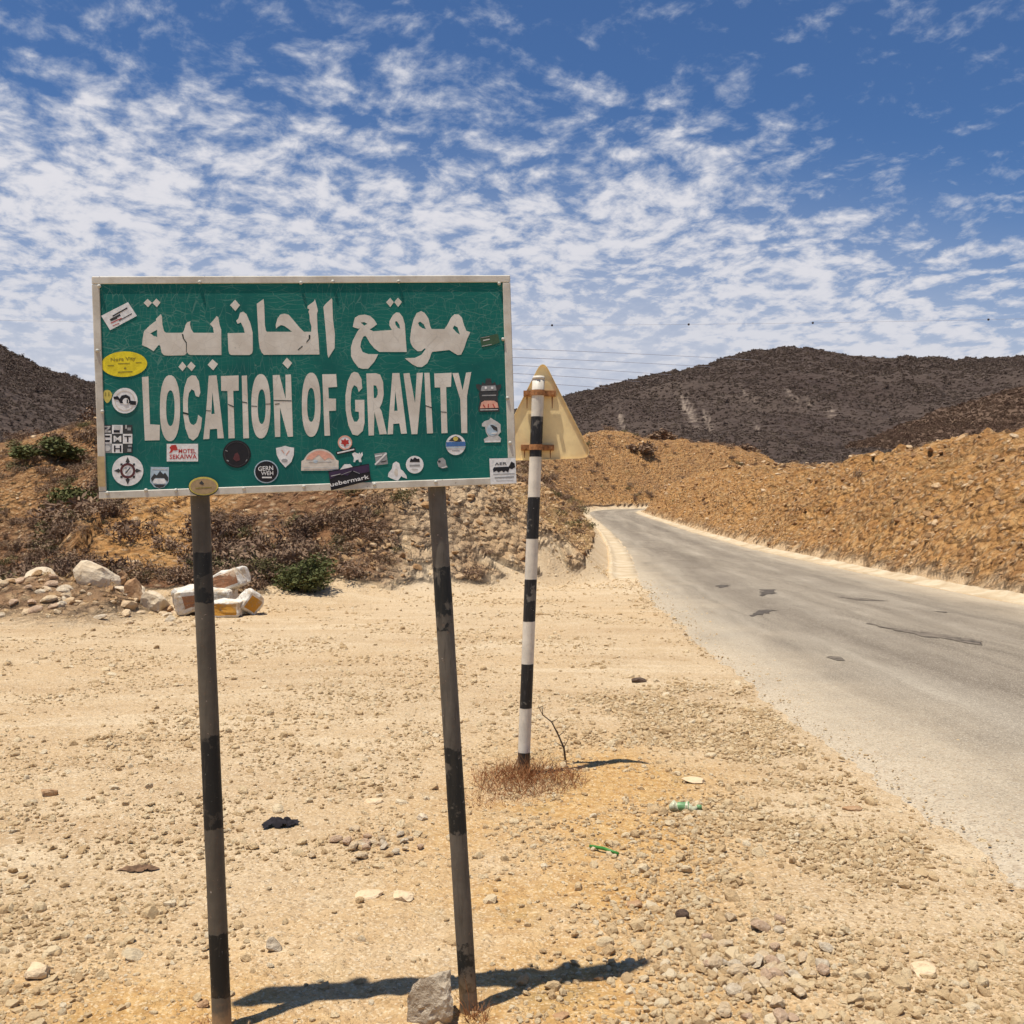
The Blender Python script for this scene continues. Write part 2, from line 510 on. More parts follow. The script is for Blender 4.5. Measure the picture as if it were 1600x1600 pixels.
def make_road_mat():
    m_, g = material('asphalt')
    tcn = g.n('ShaderNodeTexCoord')
    o = tcn.outputs['Object']
    uv = g.n('ShaderNodeAttribute', attribute_name='lane').outputs['Vector']     # x across in metres, y along in metres
    sp = g.n('ShaderNodeSeparateXYZ', {0: uv})
    st = g.n('ShaderNodeCombineXYZ', {0: g.m('MULTIPLY', sp.outputs[0], 1.6), 1: g.m('MULTIPLY', sp.outputs[1], 0.11), 2: 0.0}).outputs[0]
    st = g.vm('ADD', st, g.scale(g.noise(o, 0.6, 3).outputs['Color'], 0.5))
    streak = g.noise(st, 1.0, 6, 0.65).outputs['Fac']
    nb = g.noise(o, 0.5, 5, 0.6).outputs['Fac']
    nf = g.noise(o, 9.0, 6, 0.7).outputs['Fac']
    v2 = g.voro(o, 120.0)
    v1 = g.voro(o, 45.0)
    base = g.cramp(streak, [(0.30, (0.125, 0.098, 0.068)), (0.5, (0.240, 0.196, 0.140)), (0.70, (0.355, 0.30, 0.222))])
    # two dark wheel tracks
    w1 = g.m('ABSOLUTE', g.m('ADD', sp.outputs[0], 1.15))
    w2 = g.m('ABSOLUTE', g.m('SUBTRACT', sp.outputs[0], 0.75))
    tr = g.m('MAXIMUM', g.ramp(w1, 0.9, 0.1), g.m('MULTIPLY', g.ramp(w2, 0.8, 0.1), 0.7))
    base = g.mix(g.m('MULTIPLY', tr, g.m('MULTIPLY', g.ramp(nb, 0.2, 0.7), 0.62)), base, (0.120, 0.092, 0.064))
    # dusty margins
    edge = g.ramp(g.m('ADD', g.m('ABSOLUTE', g.m('ADD', sp.outputs[0], 0.15)), g.m('MULTIPLY', g.m('SUBTRACT', nb, 0.5), 2.0)), 1.6, 3.4)
    dust = g.mix(nf, (0.42, 0.325, 0.21), (0.58, 0.475, 0.33))
    base = g.mix(g.m('MULTIPLY', edge, 0.85), base, dust)
    sc = g.n('ShaderNodeSeparateColor', {0: v2.outputs['Color']})
    base = g.mix(g.m('MULTIPLY', g.ramp(sc.outputs[0], 0.7, 0.95), 0.5), base, (0.10, 0.085, 0.07))
    base = g.mix(g.m('MULTIPLY', g.ramp(sc.outputs[1], 0.7, 0.95), 0.4), base, (0.60, 0.52, 0.40))
    s1 = g.n('ShaderNodeSeparateColor', {0: v1.outputs['Color']})
    base = g.mix(g.m('MULTIPLY', g.m('MULTIPLY', g.ramp(s1.outputs[0], 0.8, 0.95), edge), 0.5), base, (0.30, 0.21, 0.13))
    h = g.m('ADD', nf, g.m('MULTIPLY', g.m('SUBTRACT', 1.0, v2.outputs['Distance']), 0.4))
    finish(g, base, 0.85, bump=h, bstr=0.5, bdist=0.006, spec=0.25)


make_road_mat()


def make_concrete():
    m_, g = material('dusty_concrete')
    o = g.n('ShaderNodeTexCoord').outputs['Object']
    n1 = g.noise(o, 1.4, 6, 0.65).outputs['Fac']
    n2 = g.noise(o, 14, 5, 0.6).outputs['Fac']
    c = g.cramp(n1, [(0.3, (0.40, 0.28, 0.155)), (0.5, (0.52, 0.405, 0.255)), (0.7, (0.62, 0.52, 0.365))])
    c = g.mix(g.m('MULTIPLY', g.ramp(n2, 0.5, 0.7), 0.4), c, (0.38, 0.28, 0.18))
    finish(g, c, 0.9, bump=n2, bstr=0.5, bdist=0.02)


make_concrete()


def make_rockmat(name, stops, scale=6.0, per_instance=True, dark=0.35):
    m_, g = material(name)
    o = g.n('ShaderNodeTexCoord').outputs['Object']
    oi = g.n('ShaderNodeObjectInfo')
    n1 = g.noise(o, scale, 6, 0.65).outputs['Fac']
    f = g.m('ADD', g.m('MULTIPLY', oi.outputs['Random'], 0.8 if per_instance else 0.0), g.m('MULTIPLY', n1, 0.3 if per_instance else 1.0))
    c = g.cramp(f, stops)
    n2 = g.noise(o, scale * 5, 5, 0.7).outputs['Fac']
    c = g.mix(g.m('MULTIPLY', g.ramp(n2, 0.45, 0.75), dark), c, g.mix(0.5, c, (0.22, 0.14, 0.08)))
    finish(g, c, 0.92, bump=g.m('ADD', n1, g.m('MULTIPLY', n2, 0.5)), bstr=0.6, bdist=0.08, spec=0.2)


TAN = [(0.0, (0.36, 0.218, 0.11)), (0.14, (0.55, 0.37, 0.19)), (0.5, (0.66, 0.47, 0.255)), (0.85, (0.73, 0.56, 0.335)), (1.0, (0.79, 0.655, 0.455))]
make_rockmat('gravel_stone', TAN, 2.0, dark=0.12)
make_rockmat('hill_stone', [(0.0, (0.22, 0.12, 0.06)), (0.4, (0.40, 0.23, 0.105)), (0.75, (0.54, 0.36, 0.19)), (1.0, (0.68, 0.52, 0.34))], 2.0)
make_rockmat('pale_rock', [(0.2, (0.46, 0.32, 0.19)), (0.45, (0.62, 0.49, 0.33)), (0.7, (0.74, 0.63, 0.47))], 3.0, False)
make_rockmat('brown_rock', [(0.2, (0.22, 0.11, 0.055)), (0.5, (0.40, 0.235, 0.12)), (0.75, (0.58, 0.42, 0.26))], 3.0, False)
make_rockmat('tan_rock', [(0.2, (0.50, 0.34, 0.19)), (0.5, (0.66, 0.49, 0.30)), (0.8, (0.76, 0.62, 0.43))], 2.0, False)
make_rockmat('mauve_rock', [(0.2, (0.36, 0.22, 0.13)), (0.5, (0.57, 0.39, 0.25)), (0.8, (0.68, 0.52, 0.37))], 2.0, False)
make_rockmat('grey_rock', [(0.25, (0.24, 0.17, 0.11)), (0.5, (0.46, 0.37, 0.26)), (0.75, (0.64, 0.55, 0.42))], 9.0, False)
make_rockmat('dark_rock', [(0.2, (0.05, 0.032, 0.024)), (0.6, (0.13, 0.085, 0.06)), (0.9, (0.24, 0.16, 0.11))], 9.0, False)


def make_foliage(name, stops, rough=0.85):
    m_, g = material(name)
    oi = g.n('ShaderNodeObjectInfo')
    geo = g.n('ShaderNodeNewGeometry')
    o = g.n('ShaderNodeTexCoord').outputs['Object']
    nz = g.noise(o, 7.0, 3).outputs['Fac']
    f = g.m('ADD', g.m('MULTIPLY', oi.outputs['Random'], 0.45), g.m('ADD', g.m('MULTIPLY', geo.outputs['Random Per Island'], 0.35), g.m('MULTIPLY', nz, 0.2)))
    c = g.cramp(f, stops)
    finish(g, c, rough, spec=0.1)


make_foliage('bare_scrub', [(0.1, (0.105, 0.066, 0.045)), (0.45, (0.205, 0.130, 0.084)), (0.75, (0.30, 0.20, 0.125)), (0.95, (0.23, 0.19, 0.09))])
make_foliage('forest_far', [(0.1, (0.105, 0.073, 0.060)), (0.45, (0.160, 0.115, 0.090)), (0.75, (0.20, 0.150, 0.112)), (0.95, (0.20, 0.165, 0.105))])
make_foliage('forest_near', [(0.1, (0.105, 0.062, 0.043)), (0.45, (0.17, 0.104, 0.070)), (0.75, (0.22, 0.145, 0.095)), (0.95, (0.22, 0.165, 0.095))])
make_foliage('green_leaf', [(0.1, (0.055, 0.060, 0.022)), (0.45, (0.11, 0.115, 0.042)), (0.75, (0.17, 0.165, 0.062)), (0.95, (0.26, 0.23, 0.10))])
make_foliage('olive_leaf', [(0.1, (0.075, 0.064, 0.030)), (0.5, (0.15, 0.128, 0.056)), (0.9, (0.25, 0.205, 0.10))])
make_foliage('dry_red', [(0.1, (0.20, 0.085, 0.035)), (0.5, (0.36, 0.165, 0.07)), (0.9, (0.52, 0.31, 0.15))])
make_foliage('straw', [(0.1, (0.34, 0.20, 0.085)), (0.5, (0.50, 0.33, 0.15)), (0.9, (0.62, 0.46, 0.24))])
simple('bark', (0.10, 0.068, 0.045), 0.9)


def make_mountain(name, c0, c1, c2, scree):
    m_, g = material(name)
    o = g.n('ShaderNodeTexCoord').outputs['Object']
    n1 = g.noise(o, 0.012, 6, 0.6).outputs['Fac']
    n2 = g.noise(o, 0.11, 5, 0.65).outputs['Fac']
    vo = g.voro(o, 0.19)
    c = g.cramp(n1, [(0.3, c0), (0.5, c1), (0.72, c2)])
    c = g.mix(g.m('MULTIPLY', g.ramp(n2, 0.4, 0.7), 0.5), c, c2)
    a = g.n('ShaderNodeAttribute', attribute_name='scree').outputs['Fac']
    sc = g.m('MULTIPLY', a, g.ramp(n2, 0.38, 0.56))
    c = g.mix(sc, c, scree)
    h = g.m('ADD', g.m('MULTIPLY', n2, 2.0), g.m('SUBTRACT', 1.0, vo.outputs['Distance']))
    finish(g, c, 0.95, bump=h, bstr=0.8, bdist=3.0, spec=0.05)


make_mountain('mountain_scrub', (0.052, 0.036, 0.031), (0.072, 0.052, 0.043), (0.095, 0.070, 0.056), (0.29, 0.225, 0.17))
make_mountain('ridge_scrub', (0.080, 0.047, 0.032), (0.11, 0.068, 0.046), (0.145, 0.096, 0.066), (0.42, 0.29, 0.18))

# ------------------------------------------------------------------ land
NC, NR = 640, 960
aa = np.linspace(-0.78, 0.78, NC)
aa = aa * (0.86 + 0.14 * (np.abs(aa) / 0.78) ** 2)
yy = np.exp(np.linspace(math.log(1.2), math.log(330.0), NR))
YY, AA = np.meshgrid(yy, aa, indexing='ij')
XX = AA * (YY + 3.0)
ZZ, SOIL, LAT, HWv = terrain(XX, YY)
VER = np.stack([XX.ravel(), YY.ravel(), ZZ], 1)
ii = np.arange(NR - 1)[:, None] * NC + np.arange(NC - 1)[None, :]
QUAD = np.stack([ii, ii + 1, ii + 1 + NC, ii + NC], -1).reshape(-1, 4)
fl = LAT[QUAD].mean(1)
fy = VER[QUAD, 1].mean(1)
fd = (np.abs(LAT) - HWv)[QUAD].mean(1)
flot = SOIL[QUAD, 0].mean(1)
is_bank = (fl > 0) & (fd > 0.62)
is_hill = (fl <= 0) & ((flot < 0.5) & (fy > 15) | (fd > 0.9) & (fy > 26))
under = (np.abs(fl) < 2.2)                      # hidden below the asphalt
parts_ = {'ground': ~(is_bank | is_hill) & ~under, 'embankment': is_bank, 'hillside': is_hill}
for nm_, sel in parts_.items():
    q = QUAD[sel]
    used, inv = np.unique(q, return_inverse=True)
    me = mesh_np(nm_, VER[used], inv.reshape(-1, 4))
    ca = me.color_attributes.new('soil', 'FLOAT_COLOR', 'POINT')
    ca.data.foreach_set('color', SOIL[used].astype(np.float32).ravel())
    o = link(nm_, me, mats=['earth'], smooth=True)
    tag(o, kind='structure')
# the wide plain below and behind everything, out to the horizon
gx = np.array([-6000, -1500, -400, -120, -40, -8, 0, 8, 40, 120, 400, 1500, 6000], float)
GX, GY = np.meshgrid(gx, gx, indexing='ij')
pv = np.stack([GX.ravel(), GY.ravel(), np.where(GY.ravel() > 5, -6.0, -0.12)], 1)
k_ = len(gx)
i2 = np.arange(k_ - 1)[:, None] * k_ + np.arange(k_ - 1)[None, :]
me = mesh_np('plain', pv, np.stack([i2, i2 + k_, i2 + k_ + 1, i2 + 1], -1).reshape(-1, 4))
ca = me.color_attributes.new('soil', 'FLOAT_COLOR', 'POINT')
ca.data.foreach_set('color', np.tile(np.array([1, 0, 0, 0], np.float32), len(pv)))
tag(link('plain', me, mats=['earth']), kind='structure')

# ---------- road ribbon
Rs = RP[(RP[:, 1] > -12)]
Rn = RN[(RP[:, 1] > -12)]
Rh = HW[(RP[:, 1] > -12)]
# denser near samples
tq = np.linspace(0, 1, 2200) ** 1.5 * (len(Rs) - 1)
Rs = np.stack([np.interp(tq, np.arange(len(Rs)), Rs[:, k]) for k in range(3)], 1)
Rn = np.stack([np.interp(tq, np.arange(len(Rn)), Rn[:, k]) for k in range(2)], 1)
Rh = np.interp(tq, np.arange(len(Rh)), Rh)
along = np.concatenate([[0], np.cumsum(np.linalg.norm(np.diff(Rs[:, :2], axis=0), axis=1))])
ncol = 30
fr = np.linspace(-1, 1, ncol)
rag = fbm(along / 1.6, along * 0, 3, 101) * 0.16 + fbm(along / 0.16, along * 0, 4, 102) * 0.10
rag2 = fbm(along / 1.1, along * 0 + 5, 3, 103) * 0.08
L = -Rh + rag
Rr = Rh + rag2
lat_ = L[:, None] + (Rr - L)[:, None] * (fr[None, :] + 1) / 2
rx = Rs[:, 0:1] + Rn[:, 0:1] * lat_
ry = Rs[:, 1:2] + Rn[:, 1:2] * lat_
rz = Rs[:, 2:3] + 0.016 + 0.03 * (1 - (lat_ / Rh[:, None]) ** 2) + fbm(rx / 2.0, ry / 2.0, 3, 104) * 0.008
# feathered edges dip into the gravel
rz = rz - np.where(np.abs(fr)[None, :] > 0.985, 0.030, 0)
rv = np.stack([rx.ravel(), ry.ravel(), rz.ravel()], 1)
i3 = np.arange(len(Rs) - 1)[:, None] * ncol + np.arange(ncol - 1)[None, :]
me = mesh_np('road', rv, np.stack([i3, i3 + 1, i3 + 1 + ncol, i3 + ncol], -1).reshape(-1, 4))
la = me.attributes.new('lane', 'FLOAT_VECTOR', 'POINT')
la.data.foreach_set('vector', np.stack([lat_.ravel(), np.repeat(along, ncol), np.zeros(rv.shape[0])], 1).astype(np.float32).ravel())
road = tag(link('road', me, mats=['asphalt'], smooth=True), kind='structure')


def ribbon_kerb(name, side, y0, y1, off, width, height, mt, prof=None):
    """a low broken concrete channel along one side of the road"""
    sel = (Rs[:, 1] > y0) & (Rs[:, 1] < y1)
    S, N, H, A = Rs[sel], Rn[sel], Rh[sel], along[sel]
    prof = prof or [(0.0, -0.08), (0.02, 0.02), (width * 0.45, 0.035), (width * 0.72, height * 0.7), (width * 0.86, height), (width, height * 0.85), (width * 1.06, -0.1)]
    V = []
    for j, (d, h) in enumerate(prof):
        wob = fbm(A / 0.9, A * 0 + j * 3.3, 4, 111) * 0.07
        l_ = side * (H + off + d + wob)
        hz = h * (1 + 0.55 * fbm(A / 0.6, A * 0 + j, 4, 112)) if h > 0.03 else h + 0 * A
        fade = sstep(0, 1.6, A - A[0])
        hz = hz * fade - 0.16 * (1 - fade) ** 2
        V.append(np.stack([S[:, 0] + N[:, 0] * l_, S[:, 1] + N[:, 1] * l_, S[:, 2] + hz], 1))
    V = np.stack(V, 1)
    n_, m_ = V.shape[:2]
    q = np.arange(n_ - 1)[:, None] * m_ + np.arange(m_ - 1)[None, :]
    f_ = np.stack([q, q + 1, q + 1 + m_, q + m_], -1).reshape(-1, 4)
    if side < 0:
        f_ = f_[:, ::-1]
    return tag(link(name, mesh_np(name, V.reshape(-1, 3), f_), mats=[mt], smooth=True), kind='structure')


ribbon_kerb('kerb_right', 1, 2, 128, -0.06, 0.50, 0.10, 'dusty_concrete')
ribbon_kerb('kerb_left', -1, 23.2, 150, -0.12, 0.95, 0.14, 'dusty_concrete', [(0.0, -0.06), (0.04, 0.028), (0.25, 0.022), (0.5, 0.03), (0.6, 0.05), (0.66, 0.12), (0.74, 0.12), (0.80, -0.15)])

# tar patches and cracks on the asphalt
simple('tar', (0.085, 0.068, 0.052), 0.9, 0.45, 12)
simple('tar_worn', (0.15, 0.120, 0.088), 0.9, 0.4, 12)


def road_pt(px, py):
    Y = (EYE - 0.03) * F / (py - 800)
    p = at(px, py, Y)
    d2 = (rv[:, 0] - p.x) ** 2 + (rv[:, 1] - p.y) ** 2
    k = int(np.argmin(d2))
    return Vector((p.x, p.y, float(rv[k, 2]) + 0.006))


def tar(pix, mt='tar', lab=None):
    pts = [road_pt(*p) for p in pix]
    # ragged outline
    out = []
    for i, p in enumerate(pts):
        q = pts[(i + 1) % len(pts)]
        n_ = max(2, int((q - p).length / 0.12))
        for k in range(n_):
            w = p.lerp(q, k / n_)
            out.append(w + Vector((random.uniform(-.05, .05), random.uniform(-.14, .14), 0)))
    tri = tessellate_polygon([out])
    me = bpy.data.meshes.new('tar_patch')
    me.from_pydata(out, [], [tuple(t) for t in tri])
    o = link('tar_patch', me, road, [mt])
    for p in me.polygons:
        pass
    bm = bmesh.new(); bm.from_mesh(me)
    bmesh.ops.recalc_face_normals(bm, faces=bm.faces)
    if sum(f.normal.z for f in bm.faces) < 0:
        bmesh.ops.reverse_faces(bm, faces=bm.faces)
    bm.to_mesh(me); bm.free()
    if lab: o['label'] = lab


tar([(1190, 922), (1216, 922), (1205, 930), (1188, 932)], lab='dark square tar patch on the asphalt')
tar([(1167, 962), (1190, 955), (1212, 955), (1200, 960), (1175, 965)])
tar([(1120, 916), (1138, 915), (1137, 918), (1122, 920)])
tar([(1452, 956), (1475, 956), (1498, 959), (1475, 958)])
tar([(1350, 975), (1420, 986), (1480, 995), (1535, 1006), (1530, 1009), (1470, 1001), (1410, 990)], 'tar_worn')
tar([(1490, 998), (1535, 1006), (1528, 1009), (1495, 1003)])
tar([(1300, 933), (1345, 936), (1395, 940), (1350, 940)], 'tar_worn')
tar([(1292, 1028), (1316, 1030), (1305, 1034)], 'tar_worn')

# ------------------------------------------------------------------ mountains
def mountain(name, crest, dist, r0, z0, pmin, pmax, cols, rows, mt, seed, rough=1.0, scree=()):
    pxs = np.linspace(pmin, pmax, cols)
    a = (pxs - 800) / F
    cy = np.interp(pxs, [c[0] for c in crest], [c[1] for c in crest])
    D = np.interp(pxs, [c[0] for c in dist], [c[1] for c in dist])
    t = np.linspace(0, 1.35, rows)
    Tm, Am = np.meshgrid(t, a, indexing='ij')
    Dm = np.broadcast_to(D, Tm.shape)
    zc = EYE + (800 - cy) / F * D + fbm(a * 60, a * 0, 4, seed) * 0.0035 * D * rough
    Zc = np.broadcast_to(zc, Tm.shape)
    r = r0 + (Dm - r0) * Tm
    x = Am * r
    s = np.where(Tm < 1, Tm, 1)
    base = z0 + (Zc - z0) * (0.55 * s + 0.45 * s ** 1.9)
    base = np.where(Tm > 1, Zc - (Tm - 1) * (Zc - z0) * 1.2, base)
    env = np.sin(np.pi * np.clip(s, 0, 1)) ** 0.8
    # spurs and gullies running down slope
    sp = ridged(x / (0.16 * D.mean()) + 0.6 * fbm(x / 90, r / 90, 3, seed + 2), r / (0.55 * D.mean()), 4, seed + 3) - 0.62
    z = base + env * rough * (sp * 0.20 * (Zc - z0) + fbm(x / 60, r / 60, 4, seed + 5) * 0.012 * D.mean())
    V = np.stack([x.ravel(), r.ravel(), z.ravel()], 1)
    n_, m_ = Tm.shape
    q = np.arange(n_ - 1)[:, None] * m_ + np.arange(m_ - 1)[None, :]
    me = mesh_np(name, V, np.stack([q, q + 1, q + 1 + m_, q + m_], -1).reshape(-1, 4))
    sc = np.zeros(Tm.shape)
    PX = 800 + F * x / r
    PY = 800 - F * (z - EYE) / r
    for (sx, sy, w, hgt, sl) in scree:
        dxx = (PX - sx) - sl * (PY - sy)
        sc = np.maximum(sc, np.exp(-(dxx / w) ** 2 - ((PY - sy) / hgt) ** 2) * np.clip(2.2 * vnoise((PX - sl * PY) / 2.2, PY / 12, 7) - 0.5, 0, 1.3))
    at_ = me.attributes.new('scree', 'FLOAT', 'POINT')
    at_.data.foreach_set('value', np.clip(sc, 0, 1).astype(np.float32).ravel())
    o = tag(link(name, me, mats=[mt], smooth=True), kind='structure')
    return o, x, r, z, Tm, sc


mt_r = mountain('mountain_right', [(500, 700), (700, 660), (810, 638), (890, 617), (1000, 590), (1100, 568), (1180, 545), (1215, 541), (1245, 541), (1290, 549),
                 (1340, 556), (1400, 559), (1500, 561), (1600, 558), (1800, 560), (2200, 600)], [(500, 650), (900, 820), (1240, 1000), (1800, 1000), (2200, 900)],
                230, 8, 560, 2200, 560, 170, 'mountain_scrub', 201,
                scree=[(1075, 640, 9, 26, 0.45), (1170, 617, 5, 10, 0.8), (1238, 618, 5, 16, 0.8), (1265, 630, 4, 8, 0.8), (1185, 668, 4, 10, 0.3), (1300, 645, 7, 9, 0.2), (1105, 655, 5, 16, 0.3), (970, 655, 5, 14, 0.4)])
mt_s = mountain('ridge_right', [(1100, 800), (1200, 752), (1262, 728), (1350, 690), (1465, 640), (1600, 604), (1750, 575), (2300, 600)], [(1100, 300), (1500, 430), (2300, 460)],
                215, 6, 1120, 2300, 360, 120, 'ridge_scrub', 251)
mt_l = mountain('mountain_left', [(-700, 520), (-300, 500), (-60, 518), (0, 541), (20, 552), (60, 570), (145, 598), (260, 640), (420, 690), (600, 740)], [(-700, 420), (0, 460), (600, 360)],
                90, -2, -700, 620, 420, 140, 'mountain_scrub', 301, rough=0.8, scree=[])

# ------------------------------------------------------------------ scatter through geometry nodes
def stock(name, meshes):
    col = bpy.data.collections.new(name)
    for i, me in enumerate(meshes):
        o = bpy.data.objects.new('%s_%02d' % (name, i), me)
        col.objects.link(o)
    return col


def scatter(name, pts, rots, scls, col, nvar, label, cat=None):
    me = bpy.data.meshes.new(name)
    n_ = len(pts)
    me.vertices.add(n_)
    me.vertices.foreach_set('co', np.asarray(pts, np.float32).ravel())
    for an, arr in (('rot', rots), ('scl', scls)):
        at_ = me.attributes.new(an, 'FLOAT_VECTOR', 'POINT')
        at_.data.foreach_set('vector', np.asarray(arr, np.float32).ravel())
    ia = me.attributes.new('idx', 'INT', 'POINT')
    ia.data.foreach_set('value', rng.integers(0, nvar, n_).astype(np.int32))
    o = bpy.data.objects.new(name, me)
    C.objects.link(o)
    ng = bpy.data.node_groups.new(name + '_nodes', 'GeometryNodeTree')
    ng.interface.new_socket('Geometry', in_out='INPUT', socket_type='NodeSocketGeometry')
    ng.interface.new_socket('Geometry', in_out='OUTPUT', socket_type='NodeSocketGeometry')
    N = ng.nodes
    gi = N.new('NodeGroupInput'); go = N.new('NodeGroupOutput')
    ci = N.new('GeometryNodeCollectionInfo')
    ci.inputs['Collection'].default_value = col
    ci.inputs['Separate Children'].default_value = True
    ci.inputs['Reset Children'].default_value = True
    ip = N.new('GeometryNodeInstanceOnPoints')
    ip.inputs['Pick Instance'].default_value = True
    for an, ty, sk in (('rot', 'FLOAT_VECTOR', 'Rotation'), ('scl', 'FLOAT_VECTOR', 'Scale'), ('idx', 'INT', 'Instance Index')):
        na = N.new('GeometryNodeInputNamedAttribute')
        na.data_type = ty
        na.inputs['Name'].default_value = an
        ng.links.new(na.outputs['Attribute'], ip.inputs[sk])
    ng.links.new(gi.outputs[0], ip.inputs['Points'])
    ng.links.new(ci.outputs[0], ip.inputs['Instance'])
    ng.links.new(ip.outputs[0], go.inputs[0])
    md = o.modifiers.new('scatter', 'NODES')
    md.node_group = ng
    tag(o, label, cat, kind='stuff')
    return o


def rock_bm(seed, sub=2, cuts=7, jag=0.12, flat=0.25):
    r_ = random.Random(seed)
    bm = bmesh.new()
    bmesh.ops.create_icosphere(bm, subdivisions=sub, radius=1.0)
    planes = []
    for _ in range(cuts):
        n_ = Vector((r_.gauss(0, 1), r_.gauss(0, 1), r_.gauss(0, 1))).normalized()
        planes.append((n_, r_.uniform(0.45, 0.85)))
    for v_ in bm.verts:
        for n_, d in planes:
            e_ = v_.co.dot(n_) - d
            if e_ > 0:
                v_.co -= n_ * e_ * 0.93
        v_.co *= 1 + r_.uniform(-jag, jag) * 0.5
        if v_.co.z < -flat:
            v_.co.z = -flat + (v_.co.z + flat) * 0.2
    return bm


def rock_mesh(name, seed, size, mt, sub=3, cuts=9, jag=0.06, detail=0.05):
    bm = rock_bm(seed, sub, cuts, jag, 0.5)
    co = np.array([v_.co[:] for v_ in bm.verts])
    f1 = fbm(co[:, 0] * 2.1 + seed, co[:, 1] * 2.1 + co[:, 2] * 1.7, 4, seed % 97)
    for v_, q in zip(bm.verts, f1):
        v_.co *= 1 + q * detail * 2.4
        v_.co = Vector((v_.co.x * size[0], v_.co.y * size[1], v_.co.z * size[2]))
    me = bm_mesh(name, bm)
    me.materials.append(MATS[mt])
    return me


peb = []
for i in range(10):
    me = bm_mesh('pebble_%d' % i, rock_bm(500 + i, 2 if i < 5 else 1, 8, 0.10, 0.6))
    me.materials.append(MATS['gravel_stone'])
    peb.append(me)
peb_col = stock('pebble_stock', peb)
# gravel over the lay-by: density follows how near the stones lie
n_g = 190000
ys = 2.9 + (28 - 2.9) * rng.random(n_g) ** 2.3
xs = (rng.random(n_g) * 2 - 1) * 0.62 * (ys + 1.0)
z_, so_, la_, hw_ = terrain(xs, ys)
clump = fbm(xs / 0.8, ys / 0.8, 3, 131)
keep = (la_ < -hw_ + 0.02 + 0.35 * rng.random(n_g) ** 4) & (so_[:, 0] > 0.4) & (rng.random(n_g) < np.clip(0.42 + 2.6 * clump - 0.50 * so_[:, 3], 0.07, 1))
xs, ys, z_ = xs[keep], ys[keep], z_[keep]
sz = np.exp(rng.normal(math.log(0.0044), 0.66, len(xs))) * (0.75 + ys * 0.085)
sz = np.minimum(sz, 0.040)
scl = np.stack([sz * rng.uniform(0.8, 1.5, len(sz)), sz * rng.uniform(0.7, 1.2, len(sz)), sz * rng.uniform(0.6, 1.05, len(sz))], 1)
rot = np.stack([rng.normal(0, 0.25, len(sz)), rng.normal(0, 0.25, len(sz)), rng.uniform(0, 6.28, len(sz))], 1)
scatter('gravel', np.stack([xs, ys, z_ + sz * 0.15], 1), rot, scl, peb_col, 10, 'loose tan gravel strewn over the dusty lay-by')
n_k = 60000
ys = 2.9 + (9.5 - 2.9) * rng.random(n_k) ** 1.5
side = rng.random(n_k) < 0.72
xs = np.where(side, 0.80 + rng.random(n_k) * 1.55 - np.abs(rng.normal(0, 0.45, n_k)) + 0.02 * ys, -0.55 - rng.random(n_k) * 2.6)
z_, so_, la_, hw_ = terrain(xs, ys)
clump = fbm(xs / 0.55, ys / 0.55, 4, 133)
keep = (la_ < -hw_ + 0.0) & (rng.random(n_k) < np.clip(np.where(side, 0.62, 0.30) + 2.2 * clump - 0.5 * so_[:, 3] - 0.6 * sstep(7.0, 9.5, ys), 0.04, 1))
xs, ys, z_ = xs[keep], ys[keep], z_[keep]
sz = np.minimum(np.exp(rng.normal(math.log(0.0082), 0.50, len(xs))), 0.034)
scl = np.stack([sz * rng.uniform(0.9, 1.5, len(sz)), sz * rng.uniform(0.8, 1.2, len(sz)), sz * rng.uniform(0.65, 1.0, len(sz))], 1)
rot = np.stack([rng.normal(0, 0.35, len(sz)), rng.normal(0, 0.35, len(sz)), rng.uniform(0, 6.28, len(sz))], 1)
scatter('coarse_gravel', np.stack([xs, ys, z_ + sz * 0.3], 1), rot, scl, peb_col, 10, 'coarse broken gravel along the road shoulder')
# a few stray chips on the road margin
n_c = 1500
yc_ = 3.6 + 20 * rng.random(n_c) ** 2
lc = -(3.38 - np.abs(rng.normal(0, 0.45, n_c)))
xc_ = np.interp(yc_, RP[:, 1][:200], RP[:, 0][:200]) + lc
szc = np.exp(rng.normal(math.log(0.006), 0.4, n_c)) * (0.75 + yc_ * 0.07)
scatter('road_chippings', np.stack([xc_, yc_, np.full(n_c, 0.022)], 1), np.stack([rng.normal(0, .3, n_c), rng.normal(0, .3, n_c), rng.uniform(0, 6, n_c)], 1),
        np.stack([szc, szc * .8, szc * .6], 1), peb_col, 10, 'stray stone chippings on the dusty road margin')

# rubble on the slopes
hs = []
for i in range(8):
    me = bm_mesh('rubble_%d' % i, rock_bm(600 + i, 2, 9, 0.12, 0.5))
    me.materials.append(MATS['hill_stone'])
    hs.append(me)
hs_col = stock('rubble_stock', hs)
n_h = 44000
ys = np.exp(rng.uniform(math.log(15.0), math.log(150), n_h))
xs = (rng.random(n_h) * 2 - 1) * 0.6 * (ys + 2)
z_, so_, la_, hw_ = terrain(xs, ys)
cl_ = fbm(xs / 3, ys / 3, 3, 141)
keep = (np.abs(la_) > hw_ + 0.75) & (so_[:, 0] < 0.55) & (rng.random(n_h) < np.clip(np.where((xs / ys < -0.10) & (ys > 17.5), 0.25, 0.6) + cl_, 0.05, 1))
xs, ys, z_, la_ = xs[keep], ys[keep], z_[keep], la_[keep]
sz = np.exp(rng.normal(math.log(0.046), 0.50, len(xs))) * (0.55 + ys * 0.018)
sz = np.minimum(sz, 0.26)
scl = np.stack([sz * rng.uniform(0.8, 1.5, len(sz)), sz * rng.uniform(0.7, 1.2, len(sz)), sz * rng.uniform(0.5, 0.9, len(sz))], 1)
